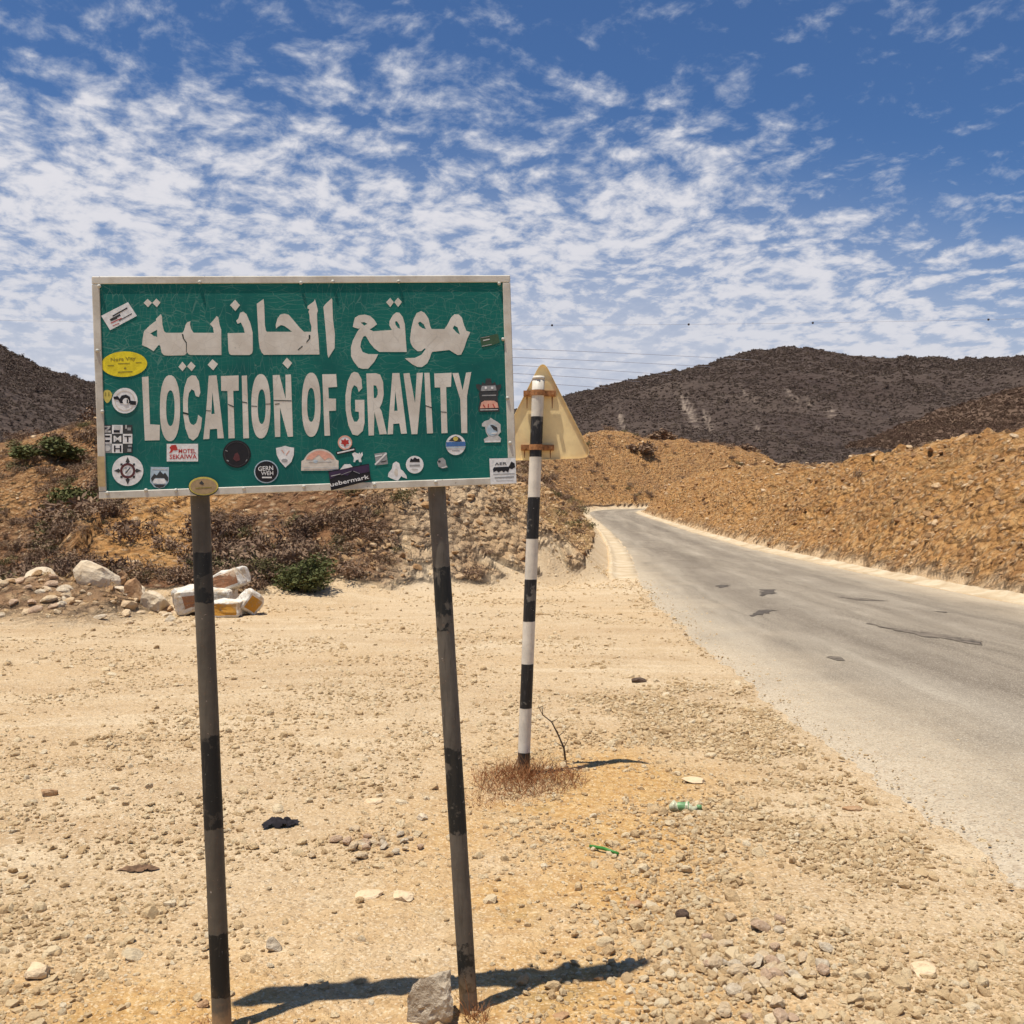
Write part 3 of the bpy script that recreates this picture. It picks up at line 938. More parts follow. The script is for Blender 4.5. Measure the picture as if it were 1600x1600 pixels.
rot = np.stack([rng.normal(0, 0.4, len(sz)), rng.normal(0, 0.4, len(sz)), rng.uniform(0, 6.28, len(sz))], 1)
scatter('slope_rubble', np.stack([xs, ys, z_ + sz * 0.1], 1), rot, scl, hs_col, 8, 'broken orange stones littering the cut slopes')


# scrub: a low dome of twiggy, half bare tufts
def scrub_mesh(name, seed, n, leaf, mt, flat=0.75, twigs=14, thin=0.35):
    r_ = np.random.default_rng(seed)
    lobes = r_.normal(0, 0.42, (9, 3))
    lobes[:, 2] = np.abs(lobes[:, 2]) * flat + 0.18
    k = r_.integers(0, len(lobes), n)
    d = r_.normal(0, 1, (n, 3))
    d /= np.linalg.norm(d, axis=1)[:, None]
    p = lobes[k] + d * (r_.random(n) ** 0.5)[:, None] * 0.36
    p[:, 2] = np.abs(p[:, 2])
    a = r_.normal(0, 1, (n, 3)); a /= np.linalg.norm(a, axis=1)[:, None]
    b = np.cross(a, r_.normal(0, 1, (n, 3))); b /= np.linalg.norm(b, axis=1)[:, None]
    L = leaf * r_.uniform(0.6, 1.5, n)[:, None]
    v = np.stack([p - a * L, p + b * L * thin, p + a * L, p - b * L * thin], 1).reshape(-1, 3)
    f = np.arange(4 * n).reshape(-1, 4)
    tv, tf = [], []
    for j in range(twigs):
        q = lobes[j % len(lobes)] + r_.normal(0, 0.18, 3)
        q[2] = abs(q[2]) + 0.1
        o_ = r_.normal(0, 0.06, 3); o_[2] = -0.05
        w = 0.012
        base = 4 * n + len(tv)
        sd = np.cross(q - o_, [0.3, 1, 0.2]); sd = sd / np.linalg.norm(sd) * w
        s2 = np.cross(q - o_, sd); s2 = s2 / np.linalg.norm(s2) * w
        tv += [o_ - sd, o_ + sd, q + sd * .3, q - sd * .3, o_ - s2, o_ + s2, q + s2 * .3, q - s2 * .3]
        tf += [[base, base + 1, base + 2, base + 3], [base + 4, base + 5, base + 6, base + 7]]
    if tv:
        v = np.concatenate([v, np.array(tv)]); f = np.concatenate([f, np.array(tf)])
    me = mesh_np(name, v, f)
    me.materials.append(MATS[mt])
    return me


sc_col = stock('scrub_stock', [scrub_mesh('scrub_%d' % i, 40 + i, 420, 0.075, 'bare_scrub' if i < 6 else 'olive_leaf', 0.6) for i in range(7)])
n_s = 32000
ys = np.exp(rng.uniform(math.log(18.0), math.log(190), n_s))
xs = (rng.random(n_s) * 2 - 1) * 0.6 * (ys + 2)
z_, so_, la_, hw_ = terrain(xs, ys)
cl_ = fbm(xs / 5, ys / 5, 3, 151)
pxx = 800 + F * xs / ys
dens_ = np.where(la_ > 0, np.where(np.abs(la_) > hw_ + 6.5, 0.35, 0.035), np.where(pxx < 620, np.where(xs < -8.3 - 0.16 * (ys - 20), 0.95, 0.50) + 1.5 * cl_, np.where((pxx < 960) & (ys < 48), 0.05 + 0.1 * cl_, np.where(ys > 60, 0.22, 0.10) + 0.30 * cl_)))
dens_ = dens_ * (1 - np.clip(so_[:, 2] * 1.15, 0, 0.95) * (pxx < 700)) * (1 - so_[:, 0]) * (1 - so_[:, 1])
keep = (np.abs(la_) > hw_ + 1.3) & (rng.random(n_s) < dens_)
xs, ys, z_, la_ = xs[keep], ys[keep], z_[keep], la_[keep]
sz = np.exp(rng.normal(math.log(0.30), 0.42, len(xs))) * (0.75 + ys * 0.008)
sz = np.where(la_ > 0, sz * 0.5, sz)
scatter('scrub_cover', np.stack([xs, ys, z_ - 0.03], 1), np.stack([rng.normal(0, .1, len(sz)), rng.normal(0, .1, len(sz)), rng.uniform(0, 6.28, len(sz))], 1),
        np.stack([sz, sz, sz * rng.uniform(0.7, 1.1, len(sz))], 1), sc_col, 7, 'leafless grey brown scrub covering the hillsides')

# dry grass on the cut slopes
gs_col = stock('straw_stock', [scrub_mesh('straw_%d' % i, 60 + i, 120, 0.16, 'straw', 0.5, 0, 0.10) for i in range(4)])
n_s = 16000
ys = np.exp(rng.uniform(math.log(16.0), math.log(150), n_s))
xs = (rng.random(n_s) * 2 - 1) * 0.6 * (ys + 2)
z_, so_, la_, hw_ = terrain(xs, ys)
cl_ = fbm(xs / 2.5, ys / 2.5, 4, 161)
keep = (np.abs(la_) > hw_ + 1.1) & (so_[:, 0] < 0.3) & (rng.random(n_s) < np.where(la_ > 0, 0.55, np.where(xs / ys < -0.10, -0.10, 0.30)) + 1.6 * cl_)
xs, ys, z_ = xs[keep], ys[keep], z_[keep]
sz = np.exp(rng.normal(math.log(0.17), 0.4, len(xs))) * (0.7 + ys * 0.010)
scatter('dry_grass_cover', np.stack([xs, ys, z_ - 0.02], 1), np.stack([rng.normal(0, .2, len(sz)), rng.normal(0, .2, len(sz)), rng.uniform(0, 6.28, len(sz))], 1),
        np.stack([sz, sz, sz * 0.8], 1), gs_col, 4, 'withered straw coloured grass on the cut slopes')

# woodland on the mountains
def wood(name, M, n, size, mt, label, seed, tmax=1.04):
    o, x, r, z, T, scr = M
    col = stock(name + '_stock', [scrub_mesh(name + '_%d' % i, seed + i, 150, 0.17, mt, 0.9, 0, 0.55) for i in range(5)])
    ra = rng.random(n * 2) * (x.shape[1] - 1)
    rt = rng.random(n * 2) * (x.shape[0] - 1) * tmax / 1.35
    i0 = rt.astype(int); j0 = ra.astype(int)
    fi = rt - i0; fj = ra - j0

    def bl(A):
        return (A[i0, j0] * (1 - fj) + A[i0, j0 + 1] * fj) * (1 - fi) + (A[i0 + 1, j0] * (1 - fj) + A[i0 + 1, j0 + 1] * fj) * fi
    X, Y_, Z = bl(x), bl(r), bl(z)
    k = (bl(scr) < 0.25) & (rng.random(n * 2) < np.clip(0.72 + 0.6 * fbm(X / 35, Y_ / 35, 3, seed), 0.1, 1))
    X, Y_, Z = X[k][:n], Y_[k][:n], Z[k][:n]
    s = np.exp(rng.normal(math.log(size), 0.35, len(X))) * np.clip(Y_ / Y_.max(), 0.45, 1)
    scatter(name, np.stack([X, Y_, Z - 0.15 * s], 1), np.stack([0 * s, 0 * s, rng.uniform(0, 6.28, len(s))], 1), np.stack([s, s, s * rng.uniform(0.55, 0.95, len(s))], 1), col, 5, label)


wood('mountain_woodland', mt_r, 80000, 1.35, 'forest_far', 'dark leafless woodland covering the far mountain', 701)
wood('ridge_woodland', mt_s, 28000, 0.85, 'forest_near', 'brown bare woodland on the nearer ridge at right', 721)
wood('valley_woodland', mt_l, 38000, 0.9, 'forest_far', 'grey bare woodland on the mountain at left', 741)

# ------------------------------------------------------------------ the green sign
simple('sign_white', (0.70, 0.65, 0.56), 0.55, 0.10, 60)
def make_frame():
    m_, g = material('frame_white')
    o = g.n('ShaderNodeTexCoord').outputs['Object']
    n1 = g.noise(o, 9, 5, 0.65).outputs['Fac']
    n2 = g.noise(o, 60, 4, 0.7).outputs['Fac']
    c = g.mix(g.ramp(n1, 0.3, 0.7), (0.44, 0.39, 0.31), (0.66, 0.62, 0.53))
    c = g.mix(g.m('MULTIPLY', g.ramp(n1, 0.55, 0.72), 0.4), c, (0.36, 0.25, 0.14))
    c = g.mix(g.m('MULTIPLY', g.ramp(n2, 0.66, 0.70), 0.8), c, (0.13, 0.07, 0.04))
    finish(g, c, 0.65, bump=n2, bstr=0.2, bdist=0.001)


make_frame()
simple('rust', (0.28, 0.12, 0.05), 0.9, 0.4, 40)
simple('galvanised', (0.42, 0.42, 0.40), 0.5, 0.15, 30, Metallic=0.7)


def make_sign_green():
    m_, g = material('sign_green')
    o = g.n('ShaderNodeTexCoord').outputs['Object']
    sp = g.n('ShaderNodeSeparateXYZ', {0: o})
    nb = g.noise(o, 5.0, 5, 0.6).outputs['Fac']
    c = g.cramp(nb, [(0.3, (0.002, 0.085, 0.075)), (0.5, (0.003, 0.120, 0.096)), (0.72, (0.006, 0.150, 0.115))])
    wv = g.noise(o, 16.0, 3, 0.5)
    # crazing of the old film: roughly square cells plus hairline cracks
    p2 = g.vm('ADD', g.n('ShaderNodeCombineXYZ', {0: sp.outputs[0], 1: sp.outputs[2], 2: 0.0}).outputs[0], g.scale(g.vm('SUBTRACT', wv.outputs['Color'], (.5, .5, .5)), 0.020))
    ha = g.voro(g.vm('MULTIPLY', p2, (17.0, 70.0, 1.0)), 1.0, 'DISTANCE_TO_EDGE').outputs['Distance']
    va = g.voro(g.vm('MULTIPLY', g.vm('ADD', p2, (3.3, 1.7, 0)), (62.0, 15.0, 1.0)), 1.0, 'DISTANCE_TO_EDGE').outputs['Distance']
    cr = g.m('MAXIMUM', g.m('MULTIPLY', g.ramp(ha, 0.034, 0.006), g.ramp(nb, 0.40, 0.60)), g.m('MULTIPLY', g.ramp(va, 0.030, 0.006), g.ramp(g.noise(o, 3.0, 3).outputs['Fac'], 0.40, 0.60)))
    up = g.ramp(sp.outputs[2], 1.65, 2.05)
    cr = g.m('MULTIPLY', cr, g.m('ADD', 0.10, g.m('MULTIPLY', up, 0.30)))
    c = g.mix(cr, c, (0.18, 0.30, 0.25))
    ch = g.noise(o, 70.0, 4, 0.7).outputs['Fac']
    c = g.mix(g.m('MULTIPLY', g.ramp(ch, 0.70, 0.76), 0.5), c, (0.45, 0.50, 0.42))
    nd = g.noise(o, 2.2, 5, 0.6).outputs['Fac']
    c = g.mix(g.m('MULTIPLY', g.ramp(nd, 0.55, 0.8), 0.25), c, (0.10, 0.14, 0.10))
    finish(g, c, 0.55, bump=g.m('SUBTRACT', nb, cr), bstr=0.25, bdist=0.002, spec=0.25)


make_sign_green()


def make_letter_mat():
    m_, g = material('letter_white')
    o = g.n('ShaderNodeTexCoord').outputs['Object']
    sp = g.n('ShaderNodeSeparateXYZ', {0: o})
    p2 = g.n('ShaderNodeCombineXYZ', {0: sp.outputs[0], 1: sp.outputs[2], 2: 0.0}).outputs[0]
    nb = g.noise(o, 14.0, 5, 0.6).outputs['Fac']
    c = g.mix(g.ramp(nb, 0.3, 0.7), (0.55, 0.50, 0.42), (0.69, 0.65, 0.565))
    vo = g.voro(p2, 30.0, 'DISTANCE_TO_EDGE')
    c = g.mix(g.m('MULTIPLY', g.ramp(vo.outputs['Distance'], 0.02, 0.004), 0.28), c, (0.30, 0.27, 0.22))
    ch = g.noise(o, 60.0, 4, 0.75).outputs['Fac']
    c = g.mix(g.ramp(ch, 0.735, 0.765), c, (0.03, 0.11, 0.08))
    finish(g, c, 0.6, bump=nb, bstr=0.15, bdist=0.001, spec=0.25)


make_letter_mat()

K, LEAN = 0.17, 0.035
P0 = Vector((-0.89, 3.15, 0.0))
NRM = Vector((K, -1.0, LEAN)).normalized()           # faces the lay-by
sgn = empty('road_sign', (-0.52, 3.21, 0.0))
tag(sgn, 'large green bilingual sign reading LOCATION OF GRAVITY on two worn steel posts', 'sign')
ORG = Vector(sgn.location)


def on_plane(px, py, off=0.0):
    """point of the sign plane (moved off along its normal) that the photo shows at a pixel"""
    d = Vector(((px - 800) / F, 1.0, -(py - 800) / F))
    o = Vector((0, 0, EYE))
    p0 = P0 + NRM * off
    s = (p0 - o).dot(NRM) / d.dot(NRM)
    return o + d * s - ORG


FRONT = 0.046                                        # front face of the panel before the post axis


def sheet(name, polys, parent, thick=0.0006, label=None, base=0):
    """thin raised shapes on the sign face; polys = [(outline, holes, material, layer)] in photo pixels"""
    V, Fc, Mi, mats = [], [], [], []
    for out, holes, mt, layer in polys:
        off = FRONT + 0.0007 + (layer + base) * 0.00045
        loops = [[on_plane(*p, off) for p in out]] + [[on_plane(*p, off) for p in h] for h in holes]
        tri = tessellate_polygon(loops)
        flat = [p for l in loops for p in l]
        b = len(V)
        V += flat
        if mt not in mats:
            mats.append(mt)
        for t in tri:
            t = list(t)
            n_ = (flat[t[1]] - flat[t[0]]).cross(flat[t[2]] - flat[t[0]])
            if n_.dot(NRM) < 0:
                t.reverse()
            Fc.append(tuple(b + k for k in t)); Mi.append(mats.index(mt))
        for l in loops:                             # edge thickness
            b2 = len(V)
            V += l
            V += [p - NRM * thick for p in l]
            n_ = len(l)
            for k in range(n_):
                Fc.append((b2 + k, b2 + (k + 1) % n_, b2 + n_ + (k + 1) % n_, b2 + n_ + k)); Mi.append(mats.index(mt))
    me = bpy.data.meshes.new(name)
    me.from_pydata([tuple(v_) for v_ in V], [], Fc)
    o = link(name, me, parent, mats)
    me.polygons.foreach_set('material_index', Mi)
    if label: o['label'] = label
    return o


def box_between(name, quad, d0, d1, parent, mt, bev=0.002):
    """slab whose outline on the sign plane is the pixel quad, between two offsets"""
    bm = bmesh.new()
    a = [bm.verts.new(on_plane(*p, d0)) for p in quad]
    b = [bm.verts.new(on_plane(*p, d1)) for p in quad]
    n_ = len(quad)
    bm.faces.new(a); bm.faces.new(list(reversed(b)))
    for k in range(n_):
        bm.faces.new((a[k], a[(k + 1) % n_], b[(k + 1) % n_], b[k]))
    bmesh.ops.bevel(bm, geom=bm.edges[:], offset=bev, segments=1, affect='EDGES')
    return link(name, bm_mesh(name, bm), parent, [mt])


TL, TR, BR, BL = (143, 432), (797, 430), (807, 756), (155, 780)


def uvp(u, v):
    """pixel inside the sign's outline, u to the right, v down, 0..1"""
    tx = TL[0] + (TR[0] - TL[0]) * u, TL[1] + (TR[1] - TL[1]) * u
    bx = BL[0] + (BR[0] - BL[0]) * u, BL[1] + (BR[1] - BL[1]) * u
    return tx[0] + (bx[0] - tx[0]) * v, tx[1] + (bx[1] - tx[1]) * v


e1, e2 = 0.003, 0.006
panel = box_between('panel', [uvp(e1, e2), uvp(1 - e1, e2), uvp(1 - e1, 1 - e2), uvp(e1, 1 - e2)], FRONT - 0.004, FRONT, sgn, 'sign_green', 0.0005)
wl, wt = 0.0185, 0.034
for q in ([(0, 0), (1, 0), (1, wt), (0, wt)], [(0, 1 - wt), (1, 1 - wt), (1, 1), (0, 1)],
          [(0, wt + .001), (wl, wt + .001), (wl, 1 - wt - .001), (0, 1 - wt - .001)], [(1 - wl, wt + .001), (1, wt + .001), (1, 1 - wt - .001), (1 - wl, 1 - wt - .001)]):
    box_between('frame_bar', [uvp(*p) for p in q], FRONT - 0.034, FRONT + 0.004, sgn, 'frame_white', 0.002)
for v0 in (0.2, 0.74):                                # rails behind the panel
    box_between('back_rail', [uvp(0.05, v0), uvp(0.95, v0), uvp(0.95, v0 + 0.06), uvp(0.05, v0 + 0.06)], FRONT - 0.018, FRONT - 0.0045, sgn, 'galvanised', 0.001)


def band_mat(name, bands, light, dark, jag, wear, rustc=(0.16, 0.075, 0.035), scale=9.0, rust_amt=0.4, rough=0.6):
    """paint in bands up a post: bands = [(z0, z1)] dark"""
    m_, g = material(name)
    o = g.n('ShaderNodeTexCoord').outputs['Object']
    z = g.n('ShaderNodeSeparateXYZ', {0: o}).outputs[2]
    nz = g.noise(o, scale, 5, 0.65).outputs['Fac']
    nf = g.noise(o, scale * 6, 5, 0.7).outputs['Fac']
    zz = g.m('ADD', z, g.m('MULTIPLY', g.m('SUBTRACT', nz, 0.5), jag))
    tot = None
    for (a, b) in bands:
        f = g.m('MULTIPLY', g.ramp(zz, a - 0.002, a + 0.002), g.ramp(zz, b + 0.002, b - 0.002))
        tot = f if tot is None else g.m('MAXIMUM', tot, f)
    tot = g.m('MULTIPLY', tot, g.m('SUBTRACT', 1.0, g.m('MULTIPLY', g.ramp(nz, 0.60 - wear * 0.15, 0.66 - wear * 0.15), min(1.0, wear * 2))))
    lightc = g.mix(g.ramp(nz, 0.3, 0.7), light, tuple(k * 0.72 for k in light))
    lightc = g.mix(g.m('MULTIPLY', g.ramp(nf, 0.55, 0.7), rust_amt), lightc, rustc)
    c = g.mix(tot, lightc, dark)
    c = g.mix(g.m('MULTIPLY', g.ramp(nf, 0.665, 0.70), 0.7), c, (0.55, 0.52, 0.46))
    vs_ = g.noise(g.vm('MULTIPLY', o, (60.0, 60.0, 7.0)), 1.0, 4, 0.7).outputs['Fac']
    c = g.mix(g.m('MULTIPLY', g.ramp(vs_, 0.50, 0.68), wear), c, tuple(k * 0.25 for k in light))
    c = g.mix(g.m('MULTIPLY', g.ramp(vs_, 0.42, 0.28), wear * 0.6), c, tuple(min(1, k * 1.9) for k in light))
    low = g.ramp(z, 0.16, 0.0)
    c = g.mix(g.m('MULTIPLY', low, g.ramp(nz, 0.35, 0.6)), c, (0.38, 0.24, 0.12))
    finish(g, c, rough, bump=g.m('ADD', g.m('MULTIPLY', tot, 0.5), nf), bstr=0.3, bdist=0.001, spec=0.35)


def hz(py, Y=3.2):
    return EYE - (py - 800) / F * Y


YL, YR = 3.16, 3.29
band_mat('post_paint_a', [(hz(942, YL), hz(862, YL)), (hz(1293, YL), hz(1150, YL)), (hz(1555, YL), hz(1455, YL))], (0.112, 0.094, 0.070), (0.010, 0.010, 0.009), 0.05, 0.25, scale=14)
band_mat('post_paint_b', [(hz(985, YR), hz(885, YR)), (hz(1300, YR), hz(1165, YR)), (hz(1545, YR), hz(1465, YR))], (0.130, 0.112, 0.088), (0.011, 0.012, 0.011), 0.10, 0.55, scale=11)


def post(top_px, bot_px, mt, rad):
    a = on_plane(*top_px, 0.0)
    b = on_plane(*bot_px, 0.0)
    d = (b - a).normalized()
    a = a - d * 0.70                                 # up behind the panel
    b = b + d * 0.12                                 # into the ground
    bm = bmesh.new()
    n_ = 28
    pts = [a.lerp(b, k / n_) for k in range(n_ + 1)]
    tube(bm, pts, [rad * (1 + 0.012 * math.sin(k * 1.7)) for k in range(n_ + 1)], 20)
    return link('post', bm_mesh('post', bm), sgn, [mt], smooth=True)


post((313, 790), (347, 1604), 'post_paint_a', 0.0290)['label'] = 'left steel post with crisp black bands'
post((683, 775), (733, 1580), 'post_paint_b', 0.0285)['label'] = 'right steel post with flaking black bands'

# ---- lettering
def z1(pts, off, s):
    return [(off[0] + x / s, off[1] + y / s) for x, y in pts]


def ell(cx, cy, rx, ry, n=26, pw=2.0, rot=0.0):
    out = []
    for k in range(n):
        t = 2 * math.pi * k / n
        c, s = math.cos(t), math.sin(t)
        x = rx * math.copysign(abs(c) ** (2 / pw), c)
        y = ry * math.copysign(abs(s) ** (2 / pw), s)
        out.append((cx + x * math.cos(rot) - y * math.sin(rot), cy + x * math.sin(rot) + y * math.cos(rot)))
    return out


A1, S1 = (210, 455), 8.0
A2, S2 = (390, 455), 1600 / 170
A3, S3 = (530, 455), 1600 / 220
E1, T1 = (210, 570), 1600 / 260
E2, T2 = (460, 570), 1600 / 290
GL = [
    ('arabic_letter', z1([(95,675),(105,580),(120,500),(190,430),(270,370),(270,345),(330,285),(345,320),(350,420),(370,500),(395,520),(600,520),(620,490),(640,420),(660,390),(700,375),(695,420),(710,475),(740,520),(995,520),(980,450),(945,410),(985,365),(1030,310),(1050,330),(1065,420),(1085,480),(1088,797),(700,797),(680,790),(660,765),(640,790),(620,800),(420,805),(370,800),(340,770),(325,690),(310,670),(295,680),(240,750),(160,700)], A1, S1), [z1([(200,525),(285,480),(285,572),(240,560)], A1, S1)]),
    ('arabic_letter', z1([(1165,525),(1380,520),(1365,460),(1330,390),(1290,408),(1272,370),(1300,340),(1320,270),(1360,255),(1400,285),(1450,400),(1478,520),(1480,740),(1470,775),(1440,797),(1210,797),(1185,780),(1175,740)], A1, S1), []),
    ('arabic_letter', z1([(105,185),(205,115),(215,200),(225,500),(240,580),(255,597),(625,597),(580,560),(510,510),(460,498),(420,520),(390,550),(385,490),(410,400),(450,345),(510,330),(575,345),(640,420),(740,540),(800,597),(905,597),(910,520),(885,440),(880,350),(865,300),(880,270),(850,250),(855,215),(945,150),(960,115),(985,200),(1005,290),(990,330),(1000,560),(1015,720),(1028,930),(210,935),(180,905),(150,840),(135,740)], A2, S2), []),
    ('arabic_letter', z1([(1085,230),(1120,185),(1205,105),(1215,125),(1225,400),(1255,640),(1250,840),(1210,900),(1160,980),(1145,930),(1120,600)], A2, S2), []),
    ('arabic_letter', z1([(165,350),(180,300),(220,275),(290,265),(350,280),(395,320),(430,375),(385,410),(345,435),(390,455),(600,440),(570,390),(572,340),(610,270),(650,240),(685,245),(720,290),(745,370),(755,520),(768,690),(455,690),(400,650),(350,590),(310,520),(295,508),(275,515),(250,570),(240,630),(265,690),(330,715),(445,715),(400,800),(330,880),(270,882),(220,870),(165,800),(135,740),(133,640),(155,560),(200,470),(235,420),(215,425),(180,415),(155,405)], A3, S3),
     [z1([(245,355),(285,350),(320,370),(285,392)], A3, S3), z1([(635,345),(655,340),(685,385),(692,428),(665,415),(640,380)], A3, S3)]),
    ('arabic_letter', z1([(880,250),(930,225),(970,245),(1015,310),(1035,400),(1050,430),(1195,430),(1225,390),(1270,300),(1310,262),(1360,265),(1395,300),(1420,390),(1445,450),(1488,465),(1480,490),(1455,540),(1420,650),(1385,720),(1345,725),(1250,668),(1060,688),(1048,700),(1030,760),(1000,820),(940,862),(890,860),(830,830),(745,762),(860,757),(935,722),(985,655),(970,650),(935,680),(890,682),(840,640),(812,590),(805,540),(820,420),(845,320)], A3, S3),
     [z1([(895,360),(920,345),(960,375),(985,430),(945,420),(910,395)], A3, S3), z1([(1290,420),(1310,390),(1345,410),(1372,495),(1330,465)], A3, S3)]),
]
for off, s, q in ((A1, S1, [(115,145),(165,95),(220,145),(170,200)]), (A1, S1, [(224,145),(275,92),(325,140),(280,200)]), (A1, S1, [(550,945),(600,880),(650,940),(600,1000)]),
                  (A1, S1, [(658,940),(708,880),(765,935),(715,1000)]), (A1, S1, [(915,920),(975,850),(1045,910),(985,990)]), (A1, S1, [(1195,175),(1258,105),(1320,175),(1262,248)]),
                  (A2, S2, [(482,1060),(548,978),(625,1055),(562,1140)]), (A3, S3, [(533,125),(580,75),(621,125),(580,180)]), (A3, S3, [(625,125),(668,72),(712,122),(670,180)])):
    GL.append(('letter_dot', z1(q, off, s), []))
EN = [
    (E1, T1, [(72,118),(135,112),(150,572),(245,578),(242,725),(100,728)], []),
    (E1, T1, ell(342, 417, 97, 318, 30, 2.3), [ell(346, 417, 41, 172, 22, 2.3)]),
    (E1, T1, [(635,265),(620,310),(590,300),(575,250),(550,235),(525,270),(515,330),(514,400),(516,450),(520,500),(530,545),(545,570),(570,580),(595,560),(607,520),(612,480),(650,510),(640,610),(610,690),(565,728),(525,705),(490,610),(470,480),(467,330),(480,220),(510,130),(550,100),(590,105),(620,160)], []),
    (E1, T1, [(715,105),(790,100),(860,705),(800,708),(795,615),(725,620),(720,712),(662,716),(690,450)], [[(750,260),(772,470),(740,475)]]),
    (E1, T1, [(832,108),(1002,102),(1003,248),(950,250),(965,705),(905,708),(895,252),(835,250)], []),
    (E1, T1, [(1032,105),(1082,102),(1102,705),(1047,708)], []),
    (E1, T1, ell(1216, 398, 92, 310, 30, 2.3), [ell(1224, 402, 38, 167, 22, 2.3)]),
    (E1, T1, [(1330,100),(1395,97),(1455,330),(1452,95),(1505,92),(1525,690),(1475,692),(1400,410),(1403,692),(1352,694)], []),
    (E2, T2, ell(145, 344, 81, 277, 30, 2.3), [ell(144, 345, 34, 147, 22, 2.3)]),
    (E2, T2, [(240,82),(360,80),(368,190),(292,195),(297,290),(358,292),(358,395),(298,398),(308,610),(260,612)], []),
    (E2, T2, [(585,200),(555,235),(540,190),(515,175),(495,210),(487,270),(485,330),(487,390),(495,440),(515,490),(540,490),(558,460),(555,405),(525,402),(523,302),(603,302),(605,500),(590,570),(545,610),(500,600),(465,520),(442,390),(440,260),(460,140),(490,75),(515,60),(550,70),(578,120)], []),
    (E2, T2, [(620,75),(700,72),(740,85),(765,150),(770,260),(755,330),(735,370),(752,400),(797,597),(735,600),(690,405),(685,608),(640,610)], [[(682,175),(705,180),(718,215),(718,255),(705,285),(685,288)]]),
    (E2, T2, [(845,72),(905,70),(970,592),(920,595),(905,505),(852,510),(850,597),(803,600)], [[(870,225),(890,395),(860,398)]]),
    (E2, T2, [(940,75),(992,70),(1040,330),(1055,70),(1108,68),(1060,597),(1010,598)], []),
    (E2, T2, [(1120,70),(1165,68),(1195,590),(1143,592)], []),
    (E2, T2, [(1205,75),(1355,68),(1350,190),(1308,192),(1320,588),(1268,590),(1258,195),(1210,195)], []),
    (E2, T2, [(1362,72),(1415,70),(1450,220),(1480,68),(1525,62),(1488,270),(1490,588),(1440,588),(1430,300)], []),
]
for off, s, q, hs_ in EN:
    GL.append(('letter', z1(q, off, s), [z1(h, off, s) for h in hs_]))
for nm_, out, holes in GL:
    sheet(nm_, [(out, holes, 'letter_white', 0)], sgn)

# splits in the old film across the lettering
simple('crack_dark', (0.022, 0.035, 0.028), 0.8, 0.2, 50)
for off, s, q in ((E1, T1, [(466,452),(520,466),(518,484),(466,470)]), (E1, T1, [(688,436),(735,440),(735,446),(688,442)]), (E1, T1, [(1035,352),(1085,362),(1085,370),(1035,362)]),
                  (E1, T1, [(1125,392),(1180,396),(1180,402),(1125,400)]), (E1, T1, [(1262,374),(1310,372),(1310,378),(1262,380)]), (E1, T1, [(1340,338),(1510,342),(1510,350),(1340,346)]),
                  (E1, T1, [(1350,375),(1395,370),(1395,378),(1350,384)]), (E1, T1, [(900,375),(955,398),(953,408),(900,384)]), (E2, T2, [(1130,348),(1190,368),(1190,376),(1130,356)]), (E2, T2, [(1262,402),(1312,406),(1312,412),(1262,408)]),
                  (A2, S2, [(870,640),(895,650),(890,700),(835,760),(835,740),(868,700)]), (A2, S2, [(705,860),(775,800),(780,815),(720,865)]),
                  (A1, S1, [(590,530),(612,540),(620,590),(655,640),(652,765),(645,765),(645,650),(605,590)])):
    sheet('film_split', [(z1(q, off, s), [], 'crack_dark', 1)], sgn)

# rivets round the edge
simple('rivet_metal', (0.50, 0.48, 0.42), 0.5, 0.2, 60)
for (px, py) in [(155, 447), (312, 441), (470, 442), (520, 440), (623, 440), (780, 443), (152, 548), (160, 643), (786, 530), (793, 622), (797, 692), (168, 770), (228, 766), (275, 766), (381, 763), (475, 760), (585, 757), (681, 753)]:
    bm = bmesh.new()
    bmesh.ops.create_uvsphere(bm, u_segments=10, v_segments=6, radius=0.0058)
    c0 = on_plane(px, py, FRONT + 0.004)
    bmesh.ops.translate(bm, verts=bm.verts, vec=c0)
    link('rivet', bm_mesh('rivet', bm), sgn, ['rivet_metal'], smooth=True)

# ---- stickers
PAL = dict(s_white=(0.72, 0.71, 0.68), s_yellow=(0.72, 0.58, 0.02), s_black=(0.015, 0.013, 0.014), s_red=(0.45, 0.04, 0.03), s_grey=(0.30, 0.30, 0.29), s_pale=(0.62, 0.56, 0.47), s_pink=(0.70, 0.36, 0.26),
           s_purple=(0.045, 0.025, 0.06), s_blue=(0.06, 0.15, 0.36), s_sky=(0.42, 0.52, 0.58), s_olive=(0.24, 0.20, 0.03), s_brown=(0.36, 0.25, 0.13), s_tape=(0.46, 0.33, 0.16), s_mustard=(0.56, 0.46, 0.10), s_dim=(0.045, 0.045, 0.042), s_maroon=(0.10, 0.03, 0.03), s_green=(0.05, 0.10, 0.05), s_mid=(0.50, 0.49, 0.46))
for k_, c_ in PAL.items():
    simple(k_, c_, 0.5, 0.12, 80)


def bar(x0, y0, x1, y1, w):
    dx_, dy_ = x1 - x0, y1 - y0
    l_ = math.hypot(dx_, dy_)
    nx, ny = -dy_ / l_ * w / 2, dx_ / l_ * w / 2
    return [(x0 + nx, y0 + ny), (x1 + nx, y1 + ny), (x1 - nx, y1 - ny), (x0 - nx, y0 - ny)]


def rect(x0, y0, x1, y1):
    return [(x0, y0), (x1, y0), (x1, y1), (x0, y1)]


